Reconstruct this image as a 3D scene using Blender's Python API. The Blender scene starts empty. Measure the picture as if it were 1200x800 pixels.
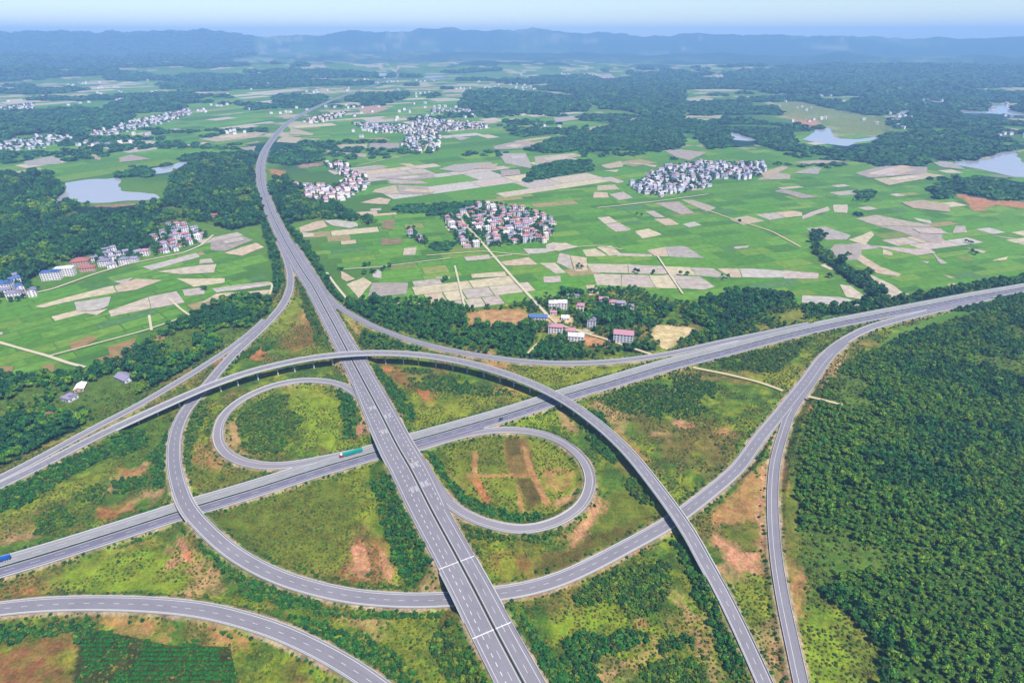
import bpy, bmesh, math, random
import numpy as np
from mathutils import Vector, Matrix
from mathutils.kdtree import KDTree

random.seed(7)
rng = np.random.default_rng(11)
scene = bpy.context.scene
COL = scene.collection
R = math.radians

# ------------------------------------------------------------------ camera
CAM_H, F_PX, CX, CY, HORIZON = 340.0, 700.0, 600.0, 400.0, 42.0
PITCH = math.atan((CY - HORIZON) / F_PX)
cam_data = bpy.data.cameras.new('camera')
cam = bpy.data.objects.new('camera', cam_data)
COL.objects.link(cam)
cam.location = (0, 0, CAM_H)
cam.rotation_euler = (math.pi / 2 - PITCH, 0, 0)
cam_data.sensor_width = 36.0
cam_data.lens = 36.0 * F_PX / 1200.0
cam_data.clip_start = 1.0
cam_data.clip_end = 150000.0
scene.camera = cam

# ------------------------------------------------------------------ sky, sun, exposure
SUN_EL, SUN_AZ = R(59), math.atan2(0.66, -0.75)      # azimuth from +Y towards +X
world = bpy.data.worlds.new('World')
scene.world = world
world.use_nodes = True
nt = world.node_tree
sky = nt.nodes.new('ShaderNodeTexSky')
sky.sky_type = 'NISHITA'
sky.sun_disc = False
sky.sun_elevation = SUN_EL
sky.sun_rotation = SUN_AZ
sky.altitude = 100
sky.air_density = 0.82
sky.dust_density = 0.35
sky.ozone_density = 1.2
nt.links.new(sky.outputs[0], nt.nodes['Background'].inputs[0])
nt.nodes['Background'].inputs[1].default_value = 0.075

sun_data = bpy.data.lights.new('sun', 'SUN')
sun_data.energy = 4.6
sun_data.angle = R(0.6)
sun_data.color = (1.0, 0.955, 0.88)
sun = bpy.data.objects.new('sun', sun_data)
COL.objects.link(sun)
sd = Vector((math.sin(SUN_AZ) * math.cos(SUN_EL), math.cos(SUN_AZ) * math.cos(SUN_EL), math.sin(SUN_EL)))
sun.rotation_euler = (-sd).to_track_quat('-Z', 'Y').to_euler()
sun.location = sd * 500

scene.view_settings.view_transform = 'Standard'
scene.view_settings.look = 'None'
scene.view_settings.gamma = 1.0
scene.view_settings.use_curve_mapping = False
scene.view_settings.exposure = 1.08

HAZE_DENSITY = 1.15e-4
HAZE_COLOR = (0.30, 0.555, 1.0)
HAZE_TOP = 520.0

scene.render.engine = 'CYCLES'
scene.cycles.use_denoising = True
try:
    scene.cycles.denoiser = 'OPENIMAGEDENOISE'
    scene.cycles.denoising_input_passes = 'RGB_ALBEDO_NORMAL'
    scene.cycles.denoising_prefilter = 'ACCURATE'
except Exception:
    pass
scene.cycles.max_bounces = 4
scene.cycles.diffuse_bounces = 2
scene.cycles.glossy_bounces = 2
scene.cycles.transmission_bounces = 2
scene.cycles.volume_bounces = 0
scene.cycles.transparent_max_bounces = 4
scene.cycles.use_adaptive_sampling = True
scene.cycles.adaptive_threshold = 0.01

# ------------------------------------------------------------------ projection: photograph -> world
_cp, _sp = math.cos(PITCH), math.sin(PITCH)
def at(px, py, z=0.0):
    """ground point seen at photograph pixel (px, py) on the horizontal plane z"""
    u, v = (px - CX) / F_PX, (py - CY) / F_PX
    dz = -(_sp + v * _cp)
    t = (z - CAM_H) / dz
    return np.array((u * t, (_cp - v * _sp) * t, z))
def atv(P, z=0.0):
    P = np.asarray(P, float)
    u, v = (P[:, 0] - CX) / F_PX, (P[:, 1] - CY) / F_PX
    dz = -(_sp + v * _cp)
    t = (z - CAM_H) / dz
    return np.stack([u * t, (_cp - v * _sp) * t, np.zeros(len(P)) + z], 1)
def zoomed(x0, y0, s, pts):
    return [(x0 + x / s, y0 + y / s) for x, y in pts]
def to_px(P):
    P = np.asarray(P, float)
    x, y, z = P[:, 0], P[:, 1], P[:, 2] - CAM_H
    d = y * _cp - z * _sp
    up = y * _sp + z * _cp
    return np.stack([CX + F_PX * x / d, CY - F_PX * up / d], 1), d

# ------------------------------------------------------------------ noise
_tab = np.random.default_rng(3).random((256, 256))
def vnoise(x, y):
    xi, yi = np.floor(x).astype(np.int64), np.floor(y).astype(np.int64)
    fx, fy = x - xi, y - yi
    fx, fy = fx * fx * (3 - 2 * fx), fy * fy * (3 - 2 * fy)
    a, b = _tab[xi & 255, yi & 255], _tab[(xi + 1) & 255, yi & 255]
    c, d = _tab[xi & 255, (yi + 1) & 255], _tab[(xi + 1) & 255, (yi + 1) & 255]
    return (a * (1 - fx) + b * fx) * (1 - fy) + (c * (1 - fx) + d * fx) * fy
def fbm(x, y, s, o=4, off=0.0):
    r = np.zeros_like(x, dtype=float); a = 1.0; tot = 0
    fx, fy = x / s + 17.3 + off * 7.1, y / s + 5.9 + off * 3.7
    for _ in range(o):
        r += a * vnoise(fx, fy); tot += a
        a *= 0.52; fx, fy = fx * 2.03 + 11.7, fy * 2.03 + 4.3
    return r / tot
def sstep(a, b, x):
    t = np.clip((x - a) / (b - a), 0, 1)
    return t * t * (3 - 2 * t)
def inpoly(x, y, poly):
    poly = np.asarray(poly)[:, :2]
    out = np.zeros(x.shape, bool)
    m = (x >= poly[:, 0].min()) & (x <= poly[:, 0].max()) & (y >= poly[:, 1].min()) & (y <= poly[:, 1].max())
    idx = np.nonzero(m)[0]
    if not len(idx): return out
    xs, ys = x[idx], y[idx]
    r = np.zeros(len(idx), bool)
    n = len(poly)
    for i in range(n):
        x1, y1 = poly[i]; x2, y2 = poly[(i + 1) % n]
        if y1 == y2: continue
        c = ((y1 > ys) != (y2 > ys)) & (xs < (x2 - x1) * (ys - y1) / (y2 - y1) + x1)
        r ^= c
    out[idx] = r
    return out
def lin(r, g, b):
    f = lambda c: (c / 255 / 12.92) if c / 255 <= 0.04045 else ((c / 255 + 0.055) / 1.055) ** 2.4
    return np.array((f(r), f(g), f(b)))
GAIN = 2.3
def A(r, g, b):          # base colour whose sunlit look is about the given picture value
    return np.clip(lin(r, g, b) / GAIN, 0.004, 0.85)

# ------------------------------------------------------------------ object helpers
def tag(o, label=None, cat=None, group=None, kind=None):
    if label: o['label'] = label
    if cat: o['category'] = cat
    if group: o['group'] = group
    if kind: o['kind'] = kind
    return o
def link(o, parent=None):
    COL.objects.link(o)
    if parent is not None: o.parent = parent
    return o
def mesh_obj(name, verts, faces, mat, parent=None, smooth=False):
    me = bpy.data.meshes.new(name)
    me.from_pydata([tuple(map(float, v)) for v in verts], [], [tuple(map(int, f)) for f in faces])
    for m in (mat if isinstance(mat, (list, tuple)) else [mat]):
        me.materials.append(m)
    if smooth:
        me.polygons.foreach_set('use_smooth', [True] * len(me.polygons))
    me.update()
    return link(bpy.data.objects.new(name, me), parent)
def empty(name, loc=(0, 0, 0), rz=0.0):
    o = bpy.data.objects.new(name, None)
    o.empty_display_size = 1
    o.location = loc
    o.rotation_euler = (0, 0, rz)
    return link(o)
class MB:
    """collects boxes and prisms into one mesh"""
    def __init__(s): s.v, s.f = [], []
    def box(s, x0, x1, y0, y1, z0, z1):
        n = len(s.v)
        s.v += [(x0, y0, z0), (x1, y0, z0), (x1, y1, z0), (x0, y1, z0), (x0, y0, z1), (x1, y0, z1), (x1, y1, z1), (x0, y1, z1)]
        s.f += [(n + a, n + b, n + c, n + d) for a, b, c, d in ((0, 3, 2, 1), (4, 5, 6, 7), (0, 1, 5, 4), (1, 2, 6, 5), (2, 3, 7, 6), (3, 0, 4, 7))]
        return s
    def cyl(s, p0, p1, r0, r1=None, k=10):
        r1 = r0 if r1 is None else r1
        p0, p1 = Vector(p0), Vector(p1)
        d = (p1 - p0).normalized()
        a = d.orthogonal().normalized(); b = d.cross(a)
        n = len(s.v)
        for p, r in ((p0, r0), (p1, r1)):
            for i in range(k):
                t = 2 * math.pi * i / k
                s.v.append(tuple(p + (a * math.cos(t) + b * math.sin(t)) * r))
        for i in range(k):
            j = (i + 1) % k
            s.f.append((n + i, n + j, n + k + j, n + k + i))
        s.f.append(tuple(n + i for i in reversed(range(k))))
        s.f.append(tuple(n + k + i for i in range(k)))
        return s
    def poly(s, pts):
        n = len(s.v); s.v += [tuple(p) for p in pts]; s.f.append(tuple(range(n, n + len(pts)))); return s
    def build(s, name, mat, parent=None, smooth=False):
        return mesh_obj(name, s.v, s.f, mat, parent, smooth)
    def mesh(s, name, mat):
        me = bpy.data.meshes.new(name)
        me.from_pydata(s.v, [], s.f); me.materials.append(mat); me.update()
        return me

# ------------------------------------------------------------------ materials
def new_mat(name):
    m = bpy.data.materials.new(name); m.use_nodes = True
    return m, m.node_tree, m.node_tree.nodes['Principled BSDF']
def N(t, kind, **kw):
    n = t.nodes.new(kind)
    for k, v in kw.items():
        if k in ('operation', 'blend_type', 'data_type', 'attribute_name', 'attribute_type', 'noise_dimensions', 'interpolation_type'): setattr(n, k, v)
        else: n.inputs[k].default_value = v
    return n
def plain(name, col, rough=0.7, var=0.15, scale=0.6, metallic=0.0, spec=0.3):
    """one paint or stone colour, slightly uneven"""
    m, t, p = new_mat(name)
    geo = t.nodes.new('ShaderNodeNewGeometry')
    no = N(t, 'ShaderNodeTexNoise', Scale=scale, Detail=4.0)
    t.links.new(geo.outputs['Position'], no.inputs['Vector'])
    mx = N(t, 'ShaderNodeMix', data_type='RGBA')
    mx.inputs[6].default_value = (*[c * (1 - var) for c in col], 1)
    mx.inputs[7].default_value = (*[min(1, c * (1 + var)) for c in col], 1)
    t.links.new(no.outputs[0], mx.inputs[0])
    t.links.new(mx.outputs[2], p.inputs['Base Color'])
    p.inputs['Roughness'].default_value = rough
    p.inputs['Metallic'].default_value = metallic
    p.inputs['Specular IOR Level'].default_value = spec
    return m
def asphalt(name, col, streak=0.16):
    m, t, p = new_mat(name)
    geo = t.nodes.new('ShaderNodeNewGeometry')
    n1 = N(t, 'ShaderNodeTexNoise', Scale=0.045, Detail=5.0, Roughness=0.6)
    n2 = N(t, 'ShaderNodeTexNoise', Scale=0.9, Detail=4.0, Roughness=0.7)
    uv = t.nodes.new('ShaderNodeUVMap')
    mp = t.nodes.new('ShaderNodeMapping'); mp.inputs['Scale'].default_value = (1.1, 0.02, 1)
    n3 = N(t, 'ShaderNodeTexNoise', Scale=1.0, Detail=3.0)
    for n in (n1, n2): t.links.new(geo.outputs['Position'], n.inputs['Vector'])
    t.links.new(uv.outputs[0], mp.inputs[0]); t.links.new(mp.outputs[0], n3.inputs['Vector'])
    a = N(t, 'ShaderNodeMath', operation='ADD'); b = N(t, 'ShaderNodeMath', operation='ADD')
    t.links.new(n1.outputs[0], a.inputs[0]); t.links.new(n2.outputs[0], a.inputs[1])
    t.links.new(a.outputs[0], b.inputs[0]); t.links.new(n3.outputs[0], b.inputs[1])
    mr = N(t, 'ShaderNodeMapRange'); mr.inputs[1].default_value = 0.9; mr.inputs[2].default_value = 2.1
    mr.inputs[3].default_value = 1 - streak * 1.6; mr.inputs[4].default_value = 1 + streak * 1.6
    t.links.new(b.outputs[0], mr.inputs[0])
    vm = N(t, 'ShaderNodeVectorMath', operation='SCALE')
    vm.inputs[0].default_value = tuple(col)
    t.links.new(mr.outputs[0], vm.inputs['Scale'])
    t.links.new(vm.outputs[0], p.inputs['Base Color'])
    p.inputs['Roughness'].default_value = 0.75
    p.inputs['Specular IOR Level'].default_value = 0.35
    return m
def foliage(name, cols, dark=0.55):
    """leaf colour: a mix along cols by a per-tree random number, plus clump noise"""
    m, t, p = new_mat(name)
    oi = t.nodes.new('ShaderNodeObjectInfo')
    at_ = N(t, 'ShaderNodeAttribute', attribute_name='tone')
    cr = t.nodes.new('ShaderNodeValToRGB')
    els = cr.color_ramp.elements
    els[0].position = 0.0; els[0].color = (*cols[0], 1)
    els[1].position = 1.0; els[1].color = (*cols[-1], 1)
    for i, c in enumerate(cols[1:-1]):
        e = els.new((i + 1) / (len(cols) - 1)); e.color = (*c, 1)
    t.links.new(oi.outputs['Random'], cr.inputs[0])
    mr = N(t, 'ShaderNodeMapRange'); mr.inputs[3].default_value = dark; mr.inputs[4].default_value = 1.5
    t.links.new(at_.outputs['Fac'], mr.inputs[0])
    vm = N(t, 'ShaderNodeVectorMath', operation='SCALE')
    t.links.new(cr.outputs[0], vm.inputs[0]); t.links.new(mr.outputs[0], vm.inputs['Scale'])
    t.links.new(vm.outputs[0], p.inputs['Base Color'])
    p.inputs['Roughness'].default_value = 0.75
    p.inputs['Specular IOR Level'].default_value = 0.25
    return m

M = {}
M['asphalt'] = asphalt('asphalt', A(150, 146, 158))
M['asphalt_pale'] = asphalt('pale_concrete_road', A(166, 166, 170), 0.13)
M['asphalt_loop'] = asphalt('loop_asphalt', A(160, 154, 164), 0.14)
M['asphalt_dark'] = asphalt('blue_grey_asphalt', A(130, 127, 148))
M['asphalt_bridge'] = asphalt('bridge_asphalt', A(150, 146, 158))
M['paint'] = plain('road_paint', (0.43, 0.43, 0.44), 0.6, 0.2, 0.4)
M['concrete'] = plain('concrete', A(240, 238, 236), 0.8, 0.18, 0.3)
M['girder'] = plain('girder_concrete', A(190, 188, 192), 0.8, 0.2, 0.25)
M['rail'] = plain('galvanised_rail', A(236, 236, 240), 0.5, 0.1, 0.5)
M['track'] = plain('pale_track', A(222, 205, 160), 0.9, 0.18, 0.12)
M['track_grey'] = plain('concrete_lane', A(226, 215, 185), 0.9, 0.12, 0.1)
M['bark'] = plain('bark', (0.09, 0.065, 0.045), 0.9, 0.3, 2.0)
M['leaf_wood'] = foliage('leaf_wood', [A(14, 82, 48), A(26, 106, 52), A(68, 132, 50), A(16, 90, 56), A(42, 116, 46)])
M['leaf_hill'] = foliage('leaf_hill', [A(72, 138, 26), A(98, 154, 28), A(130, 164, 32), A(54, 126, 38), A(110, 158, 30)], .62)
M['leaf_shrub'] = foliage('leaf_shrub', [A(40, 112, 30), A(84, 138, 32), A(126, 150, 38), A(30, 96, 40), A(100, 120, 34)], .45)
M['leaf_verge'] = foliage('leaf_verge', [A(18, 94, 38), A(38, 116, 40), A(76, 134, 40), A(16, 84, 46)], .55)
M['leaf_crop'] = foliage('leaf_crop', [A(26, 108, 26), A(36, 124, 30)], .6)
M['leaf_tuft'] = foliage('leaf_tuft', [A(104, 116, 34), A(132, 142, 38), A(146, 130, 58), A(84, 122, 36), A(114, 106, 46), A(62, 108, 36), A(100, 134, 38)], .5)
# ================================================================== ROADS (traced centre lines with deck heights)
class Road:
    def __init__(s, key, pts, wl, wr, step=3.0, smooth=10.0):
        """pts: (px, py, z); wl / wr: surface width left / right of travel, one number or [(py, w)...] against picture row"""
        s.key = key
        P = np.array([at(x, y, z) for x, y, z in pts])
        prow = np.array([p[1] for p in pts], float)
        # catmull-rom
        Q, T = [], []
        n = len(P)
        for i in range(n - 1):
            p0, p1, p2, p3 = P[max(i - 1, 0)], P[i], P[i + 1], P[min(i + 2, n - 1)]
            if i == 0: p0 = 2 * p1 - p2
            if i == n - 2: p3 = 2 * p2 - p1
            k = max(2, int(np.linalg.norm(p2 - p1) / step))
            for j in range(k):
                t = j / k
                Q.append(0.5 * ((2 * p1) + (-p0 + p2) * t + (2 * p0 - 5 * p1 + 4 * p2 - p3) * t * t + (-p0 + 3 * p1 - 3 * p2 + p3) * t ** 3))
                T.append(prow[i] * (1 - t) + prow[i + 1] * t)
        Q.append(P[-1]); T.append(prow[-1])
        Q, T = np.array(Q), np.array(T)
        # resample evenly and smooth
        L = np.concatenate([[0], np.cumsum(np.linalg.norm(np.diff(Q[:, :2], axis=0), axis=1))])
        m = max(4, int(L[-1] / step))
        u = np.linspace(0, L[-1], m)
        Q = np.stack([np.interp(u, L, Q[:, k]) for k in range(3)], 1)
        T = np.interp(u, L, T)
        Q = s.gauss(Q, smooth / step)
        s.P, s.row, s.L = Q, T, u
        d = np.gradient(Q[:, :2], axis=0)
        d /= np.linalg.norm(d, axis=1)[:, None]
        s.D = d
        s.Nl = np.stack([-d[:, 1], d[:, 0]], 1)
        s.wl, s.wr = s.width(wl), s.width(wr)
        s.w = (s.wl + s.wr) / 2
        s.bridge = np.zeros(m, bool)
        s.cover = np.zeros(m, bool)
    @staticmethod
    def gauss(Q, sig):
        k = int(sig * 3) + 1
        w = np.exp(-0.5 * (np.arange(-k, k + 1) / sig) ** 2); w /= w.sum()
        pad = np.concatenate([2 * Q[0] - Q[1:k + 1][::-1], Q, 2 * Q[-1] - Q[-k - 1:-1][::-1]]) if len(Q) > k + 1 else None
        if pad is None: return Q
        return np.stack([np.convolve(pad[:, i], w, 'valid') for i in range(3)], 1)
    def width(s, w):
        if isinstance(w, (int, float)): return np.full(len(s.P), float(w))
        w = sorted(w)
        r = np.interp(s.row, [a for a, b in w], [b for a, b in w])
        return s.gauss(np.stack([r, r, r], 1), 6)[:, 0]
    def off(s, o, i=None, dz=0.0):
        """point at signed offset o (left positive)"""
        o = np.broadcast_to(np.asarray(o, float), (len(s.P),))
        Q = s.P.copy()
        Q[:, :2] += s.Nl * o[:, None]
        Q[:, 2] += dz
        return Q if i is None else Q[i]

TRUNK_PX = [(463, 84, 6), (466, 89, 6), (452, 95, 5), (432, 102, 4), (400, 113.5, 4), (380, 121.5, 4), (360, 131, 4), (342, 141, 4), (328, 153, 4), (314, 171, 4), (307.5, 185, 4),
            (305, 202, 4), (307.5, 220, 4), (314, 240, 4), (322, 258.5, 4), (332, 278.5, 4), (344, 300, 4), (355, 318, 4.3), (367, 336, 4.8), (380, 360, 5.5), (392, 382, 6), (404, 405, 6.5), (416, 428, 7.2), (431, 456, 8.2),
            (445.5, 483, 9), (467.5, 526, 9.5), (479, 545, 9.5), (496, 578.5, 9.5), (507, 600, 9.5), (537.5, 656, 9.5), (560.5, 699, 9.5), (575.6, 729, 9.5), (612.5, 798.5, 9), (640, 850, 9), (668, 905, 9), (700, 970, 9)]
CROSS_PX = [(-200, 724, 2), (-130, 703, 2), (-60, 682, 2), (0, 664.5, 2), (48, 650.5, 2), (88, 638, 2), (140, 621.5, 2), (208, 599.5, 2), (234, 591.5, 2), (288, 575.5, 2), (336, 560.5, 2), (380, 546.5, 2), (436, 530.5, 2), (488, 515, 2),
            (550, 497.5, 2), (610, 480, 2), (666, 461.5, 2), (720, 446, 2), (768, 431.5, 2), (802, 422.5, 2), (838, 413.5, 2), (870, 405, 2), (920, 392, 2), (972, 380, 2), (1020, 370.5, 2), (1080, 359, 2), (1140, 347.5, 2), (1198, 337.5, 2), (1260, 327, 2), (1340, 314, 2), (1480, 294, 2)]
OUTER_PX = [(326, 283, 3.9), (333, 298, 3.9), (338, 312, 3.8), (340.5, 326, 3.6), (339, 340, 3.2), (332, 356, 2.8), (319, 372, 2.4), (300, 391, 2), (278, 411, 1.6), (260, 430, 1.4), (247, 446, 1.3), (230, 466, 1.3), (216, 483, 1.5), (207, 504, 2.6), (203.5, 526, 4.2), (205, 550, 6.3),
            (210.5, 573, 7.9), (219, 594, 8.8), (228, 606, 8.9), (241, 619.5, 8.6), (260, 637.5, 7.4), (284, 654.5, 5.6), (314, 670.5, 3.8), (348, 683.5, 2.4), (400, 696.5, 1.4), (440, 701.5, 1), (478, 703.5, 1), (500, 703.5, 1), (540, 701, 1), (582, 695.5, 1), (620, 689.5, 1), (660, 677, 1), (700, 658.5, 1), (740, 637, 1),
            (760, 626.5, 1), (784, 612.5, 1), (804, 598.5, 1.2), (824, 583, 1.4), (848, 563.5, 1.7), (868, 544.5, 2), (890, 513, 2.1), (906, 494, 2.1), (924, 472, 2.1), (944, 447, 2.1), (963, 421, 2.1), (980, 406, 2.1), (1000, 393, 2.1), (1022, 383, 2.05), (1050, 375, 2.0), (1085, 366.5, 2.0), (1120, 358.5, 2.0), (1160, 349, 2.0)]
FLY_PX = [(-220, 675, 2.5), (-140, 638, 2.5), (-60, 598, 2.5), (0, 568.5, 2.5), (40, 549.5, 2.7), (80, 528.5, 3.4), (120, 508, 5), (160, 489.5, 7.2), (200, 471.5, 9.2), (240, 454, 10.8), (286, 437.5, 12.4), (328, 426.5, 13.6), (370, 418.5, 13.9), (410, 414.5, 14.2), (440, 413.3, 14.2), (480, 414.6, 14.1), (520, 419.5, 13.8), (560, 428, 13.3),
          (600, 440.5, 12.5), (630, 452.5, 11.5), (650, 462.5, 10.7), (670, 474, 10.2), (696, 493, 9.7), (720, 513.5, 9.3), (742, 536, 8.9), (766, 566, 8.5), (790, 598, 8.0), (810, 628, 7.2), (826, 658, 6.3), (844, 690, 5.2), (853, 708, 4.6), (870, 743, 3.8), (895, 798, 2.6), (915, 845, 2.4), (940, 905, 2.4), (968, 970, 2.4)]
WEST_PX = [(-220, 664, 2.45), (-140, 628, 2.45), (-60, 589.5, 2.45), (0, 560, 2.45), (40, 540, 2.4), (80, 518, 2.3), (120, 496.5, 2.2), (160, 476, 2.1), (200, 452.5, 2.0), (230, 434.5, 1.9), (250, 421.5, 1.8), (266, 411, 1.8), (282, 399, 1.85), (297, 387, 1.9), (311, 374, 2.2)]
EAST_PX = [(345, 286, 3.9), (357, 306, 3.9), (371, 328, 3.9), (382, 345, 3.9), (396, 358.5, 3.8), (412, 369, 3.6), (438, 382.5, 3.2), (470, 395, 2.8), (500, 404, 2.5), (530, 411, 2.2), (560, 416.5, 2), (600, 422, 2), (640, 425.2, 2), (680, 425.6, 2), (720, 423.2, 2), (760, 418.6, 2), (795, 412.5, 1.95), (830, 404.5, 1.95), (862, 397.5, 1.95), (900, 390, 1.95), (950, 379.5, 1.95)]
LOOPW_PX = [(441, 492, 8.9), (432, 478, 8.5), (424, 467, 7.9), (414, 459, 7.2), (402, 452, 6.6), (388, 447.5, 6), (364, 445.2, 5.2), (340, 447, 4.6), (316, 453, 4.2), (292, 463, 3.8), (272, 476, 3.5), (260, 490, 3.2), (255, 506, 3), (257, 520, 2.8), (266, 532, 2.6), (284, 541, 2.4), (308, 545.5, 2.2), (332, 545.5, 2.1), (356, 542, 2), (380, 537.5, 1.95), (402, 532.8, 1.95), (420, 529, 1.95)]
LOOPE_PX = [(470, 531, 1.95), (500, 522, 1.95), (524, 514.5, 1.95), (550, 507.8, 1.95), (580, 503.8, 2), (608, 503.8, 2.1), (636, 508.5, 2.3), (660, 518.5, 2.6), (680, 534.5, 3), (690, 552, 3.5), (691.5, 568, 4), (684.5, 587.5, 4.8), (670, 601.5, 5.5), (648, 613, 6.3), (620, 619.8, 7.1), (596, 619, 7.8), (570, 613, 8.4), (548, 604, 8.9), (531, 593.5, 9.2), (518, 579.5, 9.4), (505, 560, 9.45), (494, 541, 9.45)]
SOUTH_PX = [(-260, 782, 3), (-180, 755, 3), (-110, 735, 3), (-50, 721, 3), (0, 713, 3), (40, 708.8, 3), (80, 706.8, 3), (120, 706.4, 3), (160, 707.4, 3), (200, 710, 3), (240, 715, 3), (280, 724.5, 3), (320, 737, 3), (352, 750.5, 3), (384, 766.5, 3), (414, 784, 3), (440, 802, 3), (480, 834, 3), (530, 880, 3), (600, 950, 3)]
SPUR_PX = [(990, 402, 2.05), (975, 415, 2.05), (960, 434, 2.05), (947, 454, 2.05), (935, 470, 2.05), (925, 486, 2.05), (917.5, 508, 2.1), (911, 530, 2.2), (907.5, 548, 2.3), (905.5, 576, 2.4), (906, 610, 2.5), (909, 648, 2.6), (912.5, 674, 2.6), (919, 711, 2.6), (928, 752, 2.6), (938, 798, 2.6), (950, 850, 2.6), (966, 910, 2.6), (985, 980, 2.6)]

trunk = Road('trunk', TRUNK_PX, wl=[(60, 12), (300, 12), (350, 12.2), (400, 12.2), (420, 14.6), (560, 14.6), (580, 14.4), (605, 11.9), (950, 11.9)],
             wr=[(60, 12), (300, 12), (400, 12.2), (440, 12.2), (480, 16.0), (560, 17.5), (660, 15.8), (760, 15.4), (950, 15.4)])
cross = Road('cross', CROSS_PX, wl=12.0, wr=12.0)
outer = Road('outer', OUTER_PX, wl=[(280, 4.2), (320, 5.2), (380, 6.0), (700, 6.1)], wr=[(280, 4.2), (320, 5.2), (380, 6.0), (700, 6.1)])
fly = Road('fly', FLY_PX, wl=5.4, wr=5.4)
west = Road('west', WEST_PX, wl=4.6, wr=4.6)
east = Road('east', EAST_PX, wl=5.0, wr=5.0)
loopw = Road('loopw', LOOPW_PX, wl=4.7, wr=4.7, smooth=7)
loope = Road('loope', LOOPE_PX, wl=4.7, wr=4.7, smooth=7)
south = Road('south', SOUTH_PX, wl=6.1, wr=6.1)
spur = Road('spur', SPUR_PX, wl=4.6, wr=4.6)
ROADS = [trunk, cross, outer, fly, west, east, loopw, loope, south, spur]

# where a road passes over another it is a bridge
for a in ROADS:
    for b in ROADS:
        if a is b: continue
        for i in range(len(a.P)):
            d = np.hypot(b.P[:, 0] - a.P[i, 0], b.P[:, 1] - a.P[i, 1])
            reach = b.w + a.w[i] * 0.6 + 5
            if np.any((d < reach) & (b.P[:, 2] < a.P[i, 2] - 3.5)): a.bridge[i] = True
            j = int(np.argmin(d - b.w))
            if d[j] < b.w[j] - 0.3 and abs(b.P[j, 2] - a.P[i, 2]) < 1.5: a.cover[i] = True
fly.bridge |= (fly.P[:, 2] > 5.6)

# samples of every road for distance queries: x, y, z, half width, bridge
SAMP = np.concatenate([np.column_stack([r.off((r.wl - r.wr) / 2), r.w, r.bridge]) for r in ROADS])
_kd = KDTree(len(SAMP))
for i, q in enumerate(SAMP): _kd.insert((q[0], q[1], 0), i)
_kd.balance()
def road_gap(x, y, reach=26):
    """metres from the nearest road edge (negative on the road)"""
    g = 1e9
    for co, i, d in _kd.find_range((x, y, 0), reach):
        g = min(g, d - SAMP[i, 3])
    return g

# ================================================================== TERRAIN
RIDGE = np.array([(-500, 41), (-200, 40), (0, 39.5), (60, 38.5), (130, 38), (200, 37), (240, 36.3), (270, 41), (330, 43), (380, 42), (410, 36.5), (440, 40), (480, 38), (500, 34.5), (525, 32), (545, 34.5), (570, 37), (600, 36.5), (625, 33.5), (650, 36), (680, 39),
                  (720, 40.5), (760, 42), (800, 41), (850, 42), (900, 41), (950, 41.5), (1000, 42), (1050, 43), (1060, 46.5), (1100, 44), (1150, 43.5), (1200, 42), (1400, 41), (1700, 42)], float)
def height(x, y):
    """height of the open terrain (without road embankments)"""
    r = np.hypot(x, y)
    z = np.zeros_like(r)
    az = np.arctan2(x, y)
    px = CX + F_PX * np.tan(np.clip(az, -1.2, 1.2)) / math.cos(PITCH) * 1.0
    roll = sstep(4000, 7000, r)
    z += roll * 45 * np.clip(fbm(x, y, 900, 3, 1) - 0.42, 0, 1)
    for Rr, w, k, rough in ((13000., 1500., 1.0, 0.0), (9600., 900., 0.42, 1.0), (7400., 700., 0.26, 2.0)):
        top = np.interp(px + 260 * rough, RIDGE[:, 0], RIDGE[:, 1])
        top = top + 1.6 * sstep(300, 200, px) + (fbm(az * 60, az * 0, 1.0, 4, 9) - .5) * 5.5 if rough == 0 else top
        H = (HORIZON - top) / (F_PX / math.cos(PITCH) * 1.10) * Rr + CAM_H if rough == 0 else 0
        if rough:
            H = 330 * k * (0.45 + 1.0 * fbm(az * 40, np.zeros_like(az), 3.0, 4, rough + 3))
        n = 0.82 + 0.36 * (fbm(x, y, 1400, 4, rough + 5) - 0.5) if rough else 0.93 + 0.14 * fbm(x, y, 900, 5, 8)
        z += H * n * np.exp(-((r - Rr) / w) ** 2)
    z *= sstep(1.35, 0.9, np.abs(az))
    # low wooded rise east of the interchange
    z += 9.0 * np.exp(-(((x - 330) / 130) ** 2 + ((y - 420) / 170) ** 2)) * sstep(1.2, 2.0, 2.0 * np.exp(-(((x - 330) / 150) ** 2 + ((y - 420) / 200) ** 2)) + 0.9)
    return z
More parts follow.
